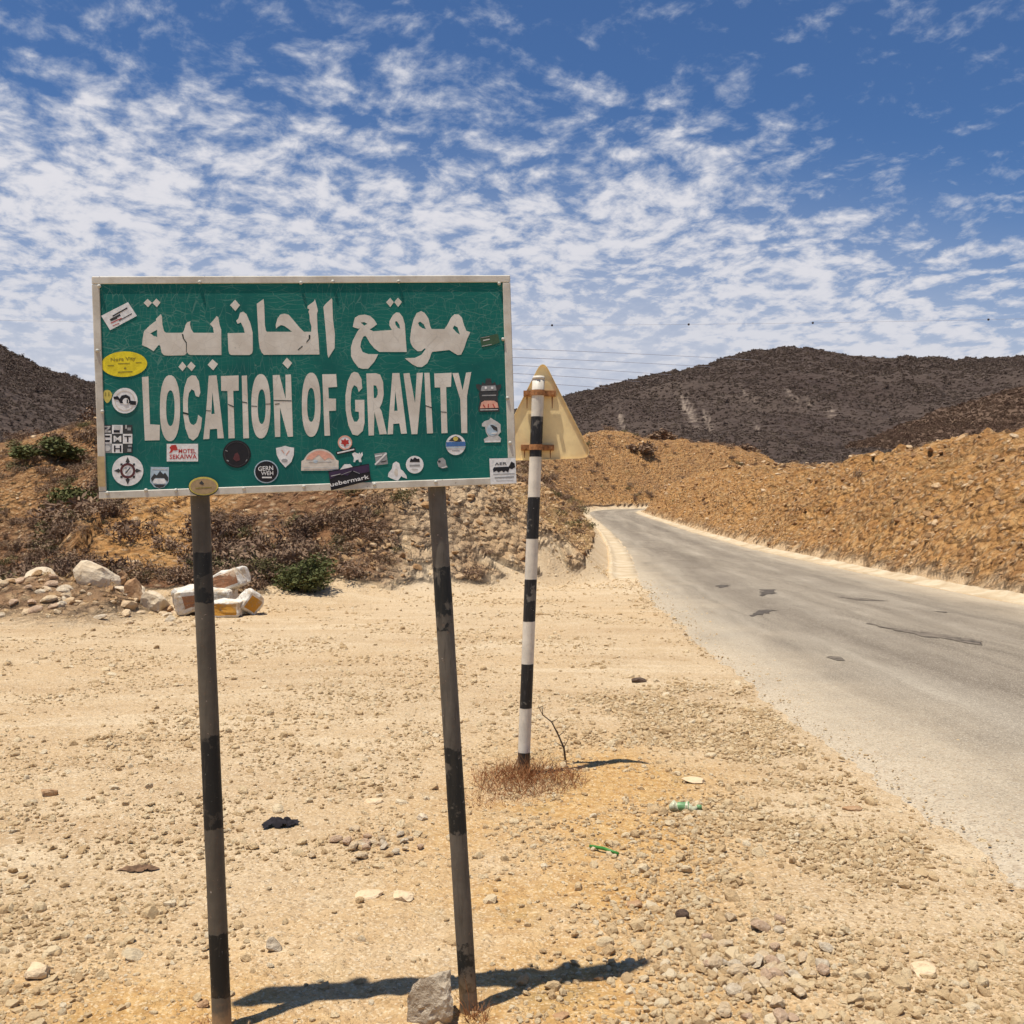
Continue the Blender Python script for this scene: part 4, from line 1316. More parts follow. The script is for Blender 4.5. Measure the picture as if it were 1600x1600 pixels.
def text_polys(s, x0, y0, x1, y1, h, mt, layer):
    """words set along a pixel line, taken from the built-in font"""
    cu = bpy.data.curves.new('lettering', 'FONT')
    cu.body = s
    cu.offset = 0.012
    cu.resolution_u = 2
    ob = bpy.data.objects.new('lettering', cu)
    C.objects.link(ob)
    dg = bpy.context.evaluated_depsgraph_get()
    me = ob.evaluated_get(dg).to_mesh()
    co = np.array([v_.co[:2] for v_ in me.vertices])
    fs = [tuple(p.vertices) for p in me.polygons]
    w = co[:, 0].max() - co[:, 0].min()
    mn = co[:, 0].min()
    ob.evaluated_get(dg).to_mesh_clear()
    bpy.data.objects.remove(ob)
    bpy.data.curves.remove(cu)
    dxx, dyy = x1 - x0, y1 - y0
    l_ = math.hypot(dxx, dyy)
    ux, uy = dxx / l_, dyy / l_
    k = l_ / w
    kh = h / 0.72
    out = []
    P = [(x0 + (x - mn) * k * ux + y * kh * uy, y0 + (x - mn) * k * uy - y * kh * ux) for x, y in co]
    for f in fs:
        out.append(([P[i] for i in f], [], mt, layer))
    return out


def sticker(label, polys, base=1):
    return sheet('sticker', polys, sgn, 0.0003, label, base)


def ring(cx, cy, r0, r1, n=26):
    return ell(cx, cy, r0, r0, n), [ell(cx, cy, r1, r1, n)]


# white card at upper left
P = [([(158, 493.5), (200, 472), (214, 493.5), (172, 516)], [], 's_white', 0)]
for (a, b, c, d, w) in ((176, 494, 199, 481, 2.2), (172, 500, 188, 492, 3.0), (173, 501, 183, 497, 2.2), (186, 501, 206, 490, 1.4)):
    P.append((bar(a, b, c, d, w), [], 's_dim', 1))
P += [(bar(173, 505, 190, 497, 1.3), [], 's_red', 1), (bar(176, 509, 186, 505, 1.0), [], 's_red', 1)]
sticker('white rectangular sticker stuck at a slant with small dark lines', P)
P = [(ell(194, 569, 36, 20, 34, 2.0, -0.04), [], 's_yellow', 0)] + text_polys('Nora Vity', 173, 564.5, 212, 562, 5.5, 's_olive', 1)
P += [(bar(168, 571, 178, 571, 1), [], 's_olive', 1), (bar(184, 568, 203, 567.5, 1), [], 's_olive', 1), (bar(212, 566.5, 221, 566, 1), [], 's_olive', 1), (ell(195.5, 575.5, 2, 1.6, 10), [], 's_olive', 1), (bar(184, 581.5, 207, 580.5, 1.3), [], 's_olive', 1)]
sticker('bright yellow oval sticker', P)
P = [([(160, 616), (163, 610.5), (167.5, 609), (172, 610.5), (175.5, 616), (174, 622), (170.5, 628), (167.5, 630), (165, 628), (161.5, 622)], [], 's_mustard', 0), (bar(165, 613, 165, 619, 1.4), [], 's_olive', 1), (bar(170, 613, 170, 619, 1.4), [], 's_olive', 1)]
sticker('small pale yellow drop shaped sticker', P)
P = [(ell(195, 626, 20, 20), [], 's_white', 0), (*ring(195, 626, 16, 14.6), 's_pale', 1), ([(177, 620), (184, 619), (187, 623), (190, 618), (197, 616.5), (203, 620), (204, 626), (213, 627), (212, 633), (203, 632), (203, 630), (188, 630), (185, 625), (178, 624)], [], 's_black', 2), (ell(196.5, 627, 5, 5, 12), [], 's_white', 3), (bar(199, 624, 199, 630, 2), [], 's_dim', 4)]
sticker('round white sticker crossed by a black ribbon', P, 2)
# chequered letter block
P = []
cells = [['d', 'w', 'd'], ['w', 'd', 'w'], ['g', 'w', 'd']]
gx_ = [160.3, 175, 192, 207]
gy_ = [664, 678, 693.5, 708]
for r_ in range(3):
    for c_ in range(3):
        P.append((rect(gx_[c_], gy_[r_], gx_[c_ + 1] - .3, gy_[r_ + 1] - .3), [], {'d': 's_dim', 'w': 's_white', 'g': 's_grey'}[cells[r_][c_]], 0))
P += [(bar(161, 666.7, 172.5, 666.7, 2.2), [], 's_mid', 1), (bar(171, 668, 163.5, 674, 2.6), [], 's_mid', 1), (bar(162, 674.3, 173, 674.3, 3), [], 's_mid', 1),
      (rect(177.6, 672, 187, 676), [], 's_black', 1), (rect(178, 665, 188, 671), [], 's_mid', 1), (bar(197, 664, 197, 670, 2.2), [], 's_mid', 1), (rect(199, 668, 204.5, 672.5), [], 's_grey', 1),
      ([(162, 683), (163.5, 680.4), (172, 680.4), (172, 683.3), (165, 683.2)], [], 's_black', 1), ([(162, 690.6), (162.6, 687.6), (172, 687.2), (171, 690.8)], [], 's_black', 1)]
P += text_polys('M', 177.5, 690.5, 189.5, 690.5, 10, 's_white', 1) + text_polys('T', 194, 690.6, 205, 690.6, 10, 's_black', 1) + text_polys('H', 178, 706, 189.5, 706, 10.5, 's_black', 1)
P += [(ell(167.5, 700.5, 5, 4.6, 12), [], 's_mid', 1), (rect(199, 701, 205, 706), [], 's_grey', 1), (rect(200, 695, 206, 698.5), [], 's_grey', 1)]
sticker('square block of nine black and white letter tiles', P)
# compass
P = [(ell(199.5, 735.5, 24.5, 23.8, 34), [], 's_white', 0)]
for k in range(8):
    t = k * math.pi / 4
    L_ = 21.5 if k % 2 == 0 else 16
    w_ = 3.4 if k % 2 == 0 else 2.4
    ca_, sa_ = math.cos(t), math.sin(t)
    cx_, cy_ = 199.5, 735.5
    P.append(([(cx_ + ca_ * L_, cy_ + sa_ * L_), (cx_ + ca_ * 14 - sa_ * w_, cy_ + sa_ * 14 + ca_ * w_), (cx_ + ca_ * 11, cy_ + sa_ * 11), (cx_ + ca_ * 14 + sa_ * w_, cy_ + sa_ * 14 - ca_ * w_)], [], 's_dim', 1))
P += [(*ring(199.5, 735.5, 12, 8.4), 's_maroon', 2), (bar(196, 740, 203, 731, 1.8), [], 's_dim', 3), (ell(196.5, 732, 2, 2, 8), [], 's_grey', 3)]
sticker('round white sticker with a dark eight pointed compass', P)
P = [([(235.5, 729.5), (264, 730), (263.5, 753), (257, 761), (249, 763.5), (241, 761), (234.5, 753)], [], 's_sky', 0), ([(236, 747), (241, 740), (245, 743), (250, 735.5), (255, 741), (258, 738.5), (263, 746), (262, 753), (256, 747), (243, 747), (237, 753)], [], 's_dim', 1),
     ([(241, 748), (257, 748), (260, 755), (250, 756), (239, 755)], [], 's_white', 1), ([(240, 757), (259, 757), (255, 761), (249, 762.5), (244, 761)], [], 's_dim', 1), (bar(239, 733, 261, 733.5, 1.2), [], 's_mid', 1)]
sticker('blue grey shield sticker with a mountain skyline', P)
P = [(rect(260.5, 693.5, 309.5, 721), [], 's_white', 0), ([(265, 699), (268, 695.5), (275, 695), (277, 700), (278, 703), (274, 704), (271, 703.5), (268, 707), (264, 708), (267, 703)], [], 's_red', 1)]
P += text_polys('MOTEL', 279, 708, 306, 708, 6.8, 's_red', 1) + text_polys('SEKAIWA', 265, 717, 307.5, 716.5, 7.0, 's_red', 1)
sticker('white rectangular sticker with red lettering and a red bird', P)
P = [(ell(370, 709.5, 22, 21.5, 30), [], 's_black', 0), (*ring(370, 709.5, 19.5, 18.6), 's_dim', 1), ([(364, 717), (367, 709), (371, 707), (374, 712), (375, 719), (369, 721)], [], 's_maroon', 1), (bar(352, 703.5, 355.5, 705, 1.2), [], 's_grey', 1), (bar(354, 719, 357.5, 720.5, 1.6), [], 's_grey', 1), (bar(386, 718, 384, 721, 1.2), [], 's_grey', 1)]
sticker('round black sticker with a faint dark red figure', P)
P = [(ell(416, 737, 19, 18, 30), [], 's_sky', 0), (ell(416, 737, 17.4, 16.4, 30), [], 's_black', 1)]
P += text_polys('GERN', 403.5, 736, 427, 734.5, 7.2, 's_white', 2) + text_polys('WEH', 408, 742.5, 427, 742, 6, 's_white', 2) + [(bar(409.5, 746, 424.5, 746, 2.2), [], 's_white', 2)]
sticker('round black sticker with pale ring and two pale words', P)
P = [([(431, 700), (439, 698.5), (445.5, 696.5), (452, 698.5), (459.5, 699.5), (459, 711), (455, 722), (446, 730.5), (437.5, 721), (432.5, 711)], [], 's_white', 0), (ell(444.5, 719.5, 5, 2.8, 10), [], 's_grey', 1), (bar(440, 703, 444, 708, 1.3), [], 's_pink', 1), (bar(452, 704, 447, 711, 1.3), [], 's_pink', 1)]
sticker('white shield sticker with a small grey emblem', P)
arc = [(500 + 27 * math.cos(math.pi - k * math.pi / 18), 728 - 26.5 * math.sin(math.pi - k * math.pi / 18) * 1.0) for k in range(19)]
P = [([(470.5, 735.5), (471, 720.5), (475, 718)] + arc[3:16] + [(525, 718), (529, 720), (529, 735)], [], 's_pale', 0), ([(478, 718)] + [(500 + 24.5 * math.cos(math.pi - k * math.pi / 18), 727 - 23 * math.sin(math.pi - k * math.pi / 18)) for k in range(3, 16)] + [(522, 718), (513, 715), (507, 719), (498, 710), (488, 718)], [], 's_pink', 1),
     (bar(482, 722, 518, 721, 1.0), [], 's_mid', 1), (ell(493, 721, 4, 2.5, 8), [], 's_sky', 1), (bar(474, 731, 527, 730.5, 1.0), [], 's_mid', 2)]
sticker('pale half round sticker with a pink sunset sky', P)
P = [(ell(539, 691.5, 11.2, 11.2, 24), [], 's_white', 0), (*ring(539, 691.5, 11.2, 9.2, 24), 's_pink', 1), ([(539, 684.5), (541, 688), (545, 687), (544, 691), (546, 693), (541, 694.5), (539, 699), (537, 694.5), (532, 693), (534, 691), (533, 687), (537, 688)], [], 's_red', 2)]
P += [([(525, 706), (554.5, 699), (555.5, 705), (526, 711)], [], 's_black', 1), (bar(527, 708, 553.5, 702, 2.2), [], 's_white', 2)]
sticker('round white sticker with a red leaf and black name strip', P)
P = [([(550, 709), (554, 706.5), (560, 709), (562, 706.5), (563, 710), (566, 706), (567, 711), (564, 716), (565, 722), (561, 722), (560, 718), (556, 719), (555, 722), (552, 722), (553, 716)], [], 's_white', 0)]
sticker('small white cut out animal sticker', P)
P = [([(513, 736), (576.5, 724.5), (579.5, 750), (517.5, 766.5)], [], 's_black', 0), ([(513.5, 738), (576.5, 726), (577.5, 737), (562, 740), (551, 735), (543, 743), (530, 741), (516, 749)], [], 's_purple', 1), ([(531, 734), (538, 725.5), (547, 725), (551, 729.5)], [], 's_white', 1),
     (bar(517, 744, 532, 740.5, 1.0), [], 's_mid', 2), (bar(533, 742, 549, 736, 0.8), [], 's_grey', 2), (bar(552, 736, 562, 740, 0.8), [], 's_grey', 2)]
P += text_polys('uebermark', 516.5, 760.5, 577, 747.5, 6.8, 's_white', 3)
sticker('slanted black and purple sticker with white lettering on the bottom frame', P, 12)
P = [([(585, 709), (604, 706.5), (606, 725), (588, 727)], [], 's_grey', 0), (bar(586, 726, 604, 708, 2.6), [], 's_white', 1), (bar(586, 713, 597, 711, 1.8), [], 's_white', 1), (bar(595, 722, 604, 720, 1.6), [], 's_dim', 1)]
sticker('small grey square sticker with a pale diagonal', P)
P = [([(606, 745), (607, 739), (612, 733), (614, 724), (619, 721), (624, 724), (626, 733), (630, 736), (635, 743), (636, 748), (630, 746), (627, 744), (622, 751), (617, 750)], [], 's_white', 0), (ell(619, 738, 3, 6, 10), [], 's_pale', 1)]
sticker('white bell shaped sticker with rough edges', P)
P = [(ell(648, 726, 13.8, 13.8, 26), [], 's_white', 0), ([(640, 722), (642, 716), (645, 718), (648, 714.5), (652, 717), (655, 716.5), (656, 722)], [], 's_black', 1), (bar(640, 727.5, 656, 727, 3), [], 's_grey', 1), (bar(644, 733, 653, 733, 1.2), [], 's_mid', 1)]
sticker('small round white sticker with a black skyline', P)
P = [([(683, 722), (686, 716.5), (692, 715), (696, 719), (697, 726), (700, 730), (692, 732.5), (685, 729)], [], 's_grey', 0), (ell(686.5, 721, 2.2, 1.8, 8), [], 's_dim', 1), (bar(690, 731, 698, 729, 1.4), [], 's_white', 1)]
sticker('tiny worn grey green sticker', P)
P = [(ell(712, 695, 15.5, 16, 28), [], 's_white', 0), ([(701, 689), (706, 684), (712, 681), (718, 684), (722, 689), (716, 691), (711, 690)], [], 's_dim', 1), (ell(712, 685.5, 4, 3.4, 10), [], 's_mustard', 2), ([(697, 691), (727, 690), (727.5, 697), (697, 698)], [], 's_blue', 2), (bar(698, 699.5, 727, 699, 1.5), [], 's_sky', 2), (bar(706, 704, 718, 704, 1), [], 's_grey', 1)]
sticker('round blue and white sticker with dark hills', P)
P = [([(764.5, 716.5), (805.5, 715.5), (807, 755), (766.5, 757)], [], 's_white', 0), ([(770, 733), (772, 730), (795, 729), (797, 725), (799, 721), (804, 724), (805, 730), (800, 733), (796, 732), (794, 738), (790, 735.5), (787, 738), (784, 735.5), (779, 738), (776, 735.5), (771, 738)], [], 's_black', 1)]
P += text_polys('AER', 773, 727, 792, 726, 4.2, 's_dim', 1) + [(bar(771, 741, 804, 740, 1.2), [], 's_grey', 1), (bar(773, 746.5, 803, 745, 2.2), [], 's_grey', 1), (bar(775, 751, 802, 750, 0.8), [], 's_mid', 1)]
sticker('white square sticker with a black beast on the lower right corner', P, 12)
P = [([(743.5, 601), (748, 600), (752, 602), (754, 597), (758, 600), (759.5, 591.5), (767, 591.5), (768.5, 600), (773, 596.5), (776, 602), (783, 600), (783, 605), (778, 612), (779, 617), (777, 620), (778, 626), (780, 637), (780.5, 643), (748, 643.5), (747.5, 637), (750, 626), (749, 620), (748, 616), (750, 611), (745, 607)], [], 's_dim', 0),
     ([(753, 603), (774, 602), (776, 610), (751, 611)], [], 's_grey', 1), (ell(759, 606, 2, 2.2, 8), [], 's_white', 2), (ell(769, 606, 2, 2.2, 8), [], 's_white', 2), (bar(753, 618, 775, 617.5, 1.8), [], 's_grey', 1), ([(752, 629), (757, 626), (772, 626), (777, 629), (779, 637), (750, 638)], [], 's_pink', 1), (bar(750, 640.5, 778, 640, 1.4), [], 's_mid', 1)]
P += [(bar(755, 632, 758, 637, 1.4), [], 's_red', 2), (bar(763, 631, 763, 637, 1.4), [], 's_red', 2), (bar(770, 631, 773, 637, 1.4), [], 's_red', 2)]
sticker('black crown shaped sticker with a pink band', P)
P = [([(753, 662), (757, 658), (764, 656), (766.5, 652.5), (770, 655), (777, 659), (782, 663), (782.5, 675), (778, 680), (783, 685), (782, 691), (757, 691.5), (756, 686), (763, 682), (759, 675), (758, 667), (753, 666)], [], 's_mid', 0), (ell(769, 672, 8.5, 9, 16), [], 's_sky', 1), ([(770, 664), (777, 668), (777, 674), (771, 671), (766, 664)], [], 's_dim', 2), (bar(768, 677, 777, 676.5, 1.8), [], 's_white', 2), (bar(758, 690, 782, 689.5, 2.2), [], 's_white', 1)]
sticker('pale animal shaped sticker above the square one', P)
P = [([(750, 527), (765, 524), (778, 521.5), (781, 535), (768, 540), (753, 543)], [], 's_green', 0), (bar(755, 532, 765, 530, 1.8), [], 's_mid', 1), (bar(753, 541, 768, 538, 0.8), [], 's_mid', 1), (bar(751, 528, 765, 525.5, 0.8), [], 's_grey', 1)]
sticker('small dark green sticker near the right frame', P)
P = [(ell(318, 760.5, 23.5, 15.5, 28), [], 's_dim', 0), (ell(318, 759.5, 23, 14.5, 28), [], 's_mustard', 1), (ell(318, 760, 20.5, 12.2, 28), [], 's_brown', 2), ([(311, 755), (315, 751), (319, 756), (316, 758)], [], 's_dim', 3), (bar(305, 763, 331, 761.5, 1.2), [], 's_olive', 3)]
sticker('brown oval sticker overlapping the bottom frame above the left post', P, 12)
P = [([(151.5, 713), (163, 713), (165, 760), (153, 760)], [], 's_tape', 0)]
sheet('tape', P, sgn, 0.0003, 'strip of brown tape on the lower left frame', 12)

# ------------------------------------------------------------------ warning sign seen from behind
simple('plate_back', (0.90, 0.66, 0.33), 0.6, 0.20, 5)
simple('plate_front', (0.70, 0.68, 0.62), 0.5, 0.10, 12)
simple('clamp_rust', (0.36, 0.165, 0.065), 0.85, 0.3, 60)
Yw = 6.24
wsg = empty('warning_sign', (at(816, 1208, Yw).x, Yw, 0.0))
tag(wsg, 'triangular warning sign seen from behind on a black and white striped pole', 'sign')
OW = Vector(wsg.location)
zb = lambda py: EYE - (py - 800) / F * Yw
band_mat('pole_paint', [(zb(714), zb(651)), (zb(842), zb(777)), (zb(971), zb(905)), (zb(1106), zb(1037)), (-0.2, zb(1175))], (0.76, 0.69, 0.57), (0.014, 0.013, 0.013), 0.008, 0.12, rustc=(0.45, 0.30, 0.17), rust_amt=0.25, rough=0.5, scale=8)
top = at(841.5, 592, Yw)
bot = at(816, 1215, Yw)
bot.z = -0.15
bm = bmesh.new()
n_ = 24
tube(bm, [(top.lerp(bot, k / n_)) - OW for k in range(n_ + 1)], 0.0375, 20)
link('pole', bm_mesh('pole', bm), wsg, ['pole_paint'], smooth=True)
bm = bmesh.new()
bmesh.ops.create_cone(bm, cap_ends=True, segments=20, radius1=0.040, radius2=0.034, depth=0.02)
bmesh.ops.translate(bm, verts=bm.verts, vec=top - OW + Vector((0, 0, 0.006)))
link('pole_cap', bm_mesh('pole_cap', bm), wsg, ['pole_paint'], smooth=True)
# plate: a rounded triangle with a turned lip, bolted on the far side of the pole
tri = [at(848, 560, Yw + .05), at(927, 716, Yw + .05), at(767, 721, Yw + .05)]
cen = sum(tri, Vector()) / 3
outl = []
for i in range(3):
    p, a, b = tri[i], tri[i - 1], tri[(i + 1) % 3]
    r_ = 0.085
    pa, pb = p + (a - p).normalized() * r_, p + (b - p).normalized() * r_
    for k in range(9):
        t = k / 8
        outl.append((1 - t) ** 2 * pa + 2 * t * (1 - t) * p + t * t * pb)
bm = bmesh.new()
y0, y1 = Yw + 0.046, Yw + 0.050
A_ = [bm.verts.new(Vector((p.x, y0, p.z)) - OW) for p in outl]
B_ = [bm.verts.new(Vector((p.x, y1, p.z)) - OW) for p in outl]
bm.faces.new(A_)
fb = bm.faces.new(list(reversed(B_)))
for k in range(len(outl)):
    bm.faces.new((A_[k], A_[(k + 1) % len(outl)], B_[(k + 1) % len(outl)], B_[k]))
plate = link('sign_plate', bm_mesh('sign_plate', bm), wsg, ['plate_back', 'plate_front'])
for p in plate.data.polygons:
    if p.normal.y > 0.9:
        p.material_index = 1
# turned lip on the camera side of the edge
bm = bmesh.new()
nl = len(outl)
pr = []
for k, p in enumerate(outl):
    inn = p + (cen - p).normalized() * 0.004
    pr.append([bm.verts.new(Vector((p.x, y0 - 0.0005, p.z)) - OW), bm.verts.new(Vector((p.x, y0 - 0.012, p.z)) - OW), bm.verts.new(Vector((inn.x, y0 - 0.012, inn.z)) - OW), bm.verts.new(Vector((inn.x, y0 - 0.0005, inn.z)) - OW)])
for k in range(nl):
    a, b = pr[k], pr[(k + 1) % nl]
    for j in range(3):
        bm.faces.new((a[j], b[j], b[j + 1], a[j + 1]))
link('plate_rim', bm_mesh('plate_rim', bm), wsg, ['plate_back'])
for py, lx, rx_ in ((614, 818, 869), (699, 814, 866)):
    yb = Yw + 0.036
    t = (py - 592) / (1215 - 592)
    cx_ = at(841.5 + (816 - 841.5) * t, py, Yw)
    bm = bmesh.new()
    # half ring round the pole
    seg = 14
    pts = []
    for k in range(seg + 1):
        an = math.pi + math.pi * k / seg
        pts.append((math.cos(an), math.sin(an)))
    hh = 0.017
    rings = []
    for (c, s) in pts:
        rings.append([bm.verts.new(Vector((cx_.x + c * r_, Yw + s * r_, cx_.z + dz_)) - OW) for r_, dz_ in ((0.0378, -hh), (0.0425, -hh), (0.0425, hh), (0.0378, hh))])
    for r0, r1 in zip(rings, rings[1:]):
        for j in range(4):
            bm.faces.new((r0[j], r0[(j + 1) % 4], r1[(j + 1) % 4], r1[j]))
    xl, xr = at(lx, py, Yw).x, at(rx_, py, Yw).x
    for xa, xb_ in ((xl, cx_.x - 0.0385), (cx_.x + 0.0385, xr)):
        m4 = Matrix.Translation(Vector(((xa + xb_) / 2, Yw + 0.022, cx_.z)) - OW) @ Matrix.Diagonal((abs(xb_ - xa), 0.012, 2 * hh, 1))
        bmesh.ops.create_cube(bm, size=1.0, matrix=m4)
    m4 = Matrix.Translation(Vector(((xl + xr) / 2, Yw + 0.040, cx_.z)) - OW) @ Matrix.Diagonal((xr - xl, 0.010, 2 * hh, 1))
    bmesh.ops.create_cube(bm, size=1.0, matrix=m4)
    cl_o = link('clamp', bm_mesh('clamp', bm), wsg, ['clamp_rust'])
    for xq in (xl + 0.022, xr - 0.022):
        bm = bmesh.new()
        bmesh.ops.create_cone(bm, cap_ends=True, segments=6, radius1=0.012, radius2=0.012, depth=0.016, matrix=Matrix.Translation(Vector((xq, Yw + 0.009, cx_.z)) - OW) @ Matrix.Rotation(R(90), 4, 'X'))
        link('bolt', bm_mesh('bolt', bm), cl_o, ['clamp_rust'])
        # rust run below the bolt
        zq = cx_.z - hh
        me = bpy.data.meshes.new('rust_streak')
        yq = Yw + 0.0452
        ln = 0.072 if py < 650 else 0.045
        me.from_pydata([tuple(Vector(q) - OW) for q in ((xq - .004, yq, zq), (xq + .004, yq, zq), (xq + .002, yq, zq - ln), (xq - .002, yq, zq - ln))], [], [(0, 1, 2, 3)])
        link('rust_streak', me, cl_o, ['rust'])

# ------------------------------------------------------------------ overhead line across the valley
simple('wire_grey', (0.30, 0.30, 0.34), 0.6, 0.1, 1)
simple('marker_dark', (0.05, 0.04, 0.04), 0.6, 0.1, 1)


def wire(pix, Ys, rad, label, balls=()):
    pts = []
    xs_ = np.linspace(0, 1, 60)
    kx = np.linspace(0, 1, len(pix))
    for t in xs_:
        px_ = np.interp(t, kx, [p[0] for p in pix])
        cf = np.polyfit([p[0] for p in pix], [p[1] for p in pix], 2)
        py_ = np.polyval(cf, px_)
        Y = np.interp(t, [0, 1], Ys)
        pts.append(at(px_, py_, Y))
    bm = bmesh.new()
    o0 = pts[0].copy()
    tube(bm, [p - o0 for p in pts], rad, 5)
    w = empty('power_line', o0) if balls else None
    me = bm_mesh('power_line', bm)
    if balls:
        link('cable', me, w, ['wire_grey'])
        for bx in balls:
            j = min(range(60), key=lambda k: abs(800 + F * pts[k].x / pts[k].y - bx))
            bm = bmesh.new()
            bmesh.ops.create_uvsphere(bm, u_segments=10, v_segments=8, radius=0.17)
            bmesh.ops.translate(bm, verts=bm.verts, vec=pts[j] - o0)
            link('marker_ball', bm_mesh('marker_ball', bm), w, ['marker_dark'], smooth=True)
    else:
        w = link('power_line', me, None, ['wire_grey'])
        w.location = o0
    tag(w, label, 'power line', 'wires crossing the valley')


for k, (ya, yb_, xe, ye) in enumerate(((544, 552, 1175, 562), (558, 565, 1110, 573), (571, 578, 1050, 586), (584, 591, 1000, 597), (597, 604, 950, 608))):
    wire([(300, ya - 8), (805, ya), (940, yb_), (xe, ye)], (120, 260), 0.040,
         ['highest of the five thin wires beside the triangular sign', 'second highest of the five thin wires beside the triangular sign', 'middle one of the five thin wires beside the triangular sign', 'second lowest of the five thin wires beside the triangular sign', 'lowest of the five thin wires beside the triangular sign'][k])
wire([(-200, 496), (859, 504.5), (1069, 508), (1277, 507), (1549, 500), (1900, 488)], (150, 150), 0.016, 'hair thin cable with dark marker balls high above the mountain', (859, 1069, 1277, 1549))

# ------------------------------------------------------------------ stones, blocks and litter
def rock(px, py, size, mt, label, cat='rock', seed=1, yaw=0.0, tilt=(0, 0), group=None, name='rock', lift=0.0, Y=None, sub=3, detail=0.05):
    if Y is None:
        p = gd(px, py)
    else:
        p = at(px, py, Y); p.z = tz(p.x, p.y)
    me = rock_mesh(name, seed, size, mt, sub, detail=detail)
    o = link(name, me)
    o.location = p + Vector((0, 0, size[2] * 0.38 + lift))
    o.rotation_euler = (tilt[0], tilt[1], yaw)
    return tag(o, label, cat, group)


rock(672, 1592, (0.105, 0.085, 0.110), 'grey_rock', 'rough grey boulder leaning at the foot of the right sign post', seed=11, yaw=0.4, tilt=(0.1, -0.25), lift=0.012, sub=4, detail=0.09)
rock(427, 1484, (0.038, 0.032, 0.034), 'grey_rock', 'fist sized grey stone between the two sign posts', 'stone', seed=12, name='stone')
rock(574, 1402, (0.085, 0.045, 0.020), 'tan_rock', 'long flat pale stone slab half sunk in the sand between the posts', 'stone', seed=13, yaw=0.2, name='stone')
rock(630, 1404, (0.042, 0.05, 0.026), 'tan_rock', 'short flat pale stone right of the long slab', 'stone', seed=14, yaw=0.6, name='stone')
rock(661, 1281, (0.032, 0.028, 0.026), 'pale_rock', 'lone white stone just left of the right post', 'stone', seed=15, name='stone')
rock(585, 1255, (0.055, 0.045, 0.022), 'tan_rock', 'pale flat stone further back between the posts', 'stone', seed=16, name='stone')
rock(60, 1524, (0.05, 0.04, 0.035), 'tan_rock', 'pale stone in the rough gravel at lower left', 'stone', seed=17, name='stone')
rock(76, 1242, (0.055, 0.04, 0.03), 'brown_rock', 'single brown stone lying on the gravel at far left', 'stone', seed=18, name='stone')
rock(999, 1066, (0.075, 0.05, 0.04), 'dark_rock', 'small dark stone alone on the gravel beyond the striped pole', 'stone', seed=19, name='stone')
rock(1069, 1436, (0.034, 0.03, 0.032), 'dark_rock', 'dark reddish lump left of the pebble heap', 'stone', seed=20, name='stone')
rock(990, 1416, (0.038, 0.03, 0.020), 'brown_rock', 'flat brown stone on the sandy strip at lower centre', 'stone', seed=21, name='stone')
rock(1332, 1265, (0.055, 0.035, 0.020), 'brown_rock', 'flat brown stone near the road edge at right', 'stone', seed=22, name='stone')
rock(1085, 1222, (0.085, 0.06, 0.022), 'tan_rock', 'broad pale flat stone right of the pole shadow', 'stone', seed=23, name='stone')
rock(1440, 1522, (0.055, 0.04, 0.030), 'tan_rock', 'pale stone in the gravel at lower right', 'stone', seed=24, name='stone')
rock(316, 1572, (0.022, 0.02, 0.018), 'brown_rock', 'small brown stone beside the left post foot', 'stone', seed=25, name='stone')
rock(878, 1590, (0.03, 0.025, 0.014), 'brown_rock', 'thin reddish flake in the sand near the sign shadow', 'stone', seed=26, name='stone')

# pebble heap at the lower right
pr_ = random.Random(5)
heap = []
for _ in range(46):
    for _try in range(20):
        hx = pr_.gauss(1188, 48); hy = pr_.gauss(1520, 34)
        if 1060 < hx < 1300 and 1425 < hy < 1598:
            break
    heap.append((hx, hy))
hm = [rock_mesh('pebble', 800 + i, (1, 0.8, 0.62), ['tan_rock', 'mauve_rock', 'tan_rock', 'pale_rock'][i % 4], 2) for i in range(8)]
for i, (hx, hy) in enumerate(heap):
    p = gd(hx, hy)
    o = link('pebble', hm[i % 8])
    s = pr_.uniform(0.020, 0.038)
    o.scale = (s * pr_.uniform(0.9, 1.3), s, s)
    o.rotation_euler = (pr_.uniform(-.3, .3), pr_.uniform(-.3, .3), pr_.uniform(0, 6.28))
    o.location = p + Vector((0, 0, s * 0.45))
    tag(o, 'rounded pebble in the loose heap at lower right', 'pebble', 'pebbles of the loose heap at lower right')
# second small heap between the posts
for i in range(26):
    hx = pr_.gauss(580, 42); hy = pr_.gauss(1318, 14)
    p = gd(hx, hy)
    o = link('pebble', hm[(i * 3) % 8])
    s = pr_.uniform(0.018, 0.040)
    o.scale = (s * pr_.uniform(0.9, 1.3), s, s)
    o.rotation_euler = (pr_.uniform(-.3, .3), pr_.uniform(-.3, .3), pr_.uniform(0, 6.28))
    o.location = p + Vector((0, 0, s * 0.45))
    tag(o, 'small stone in the scattered patch between the sign posts', 'pebble', 'stones of the patch between the posts')

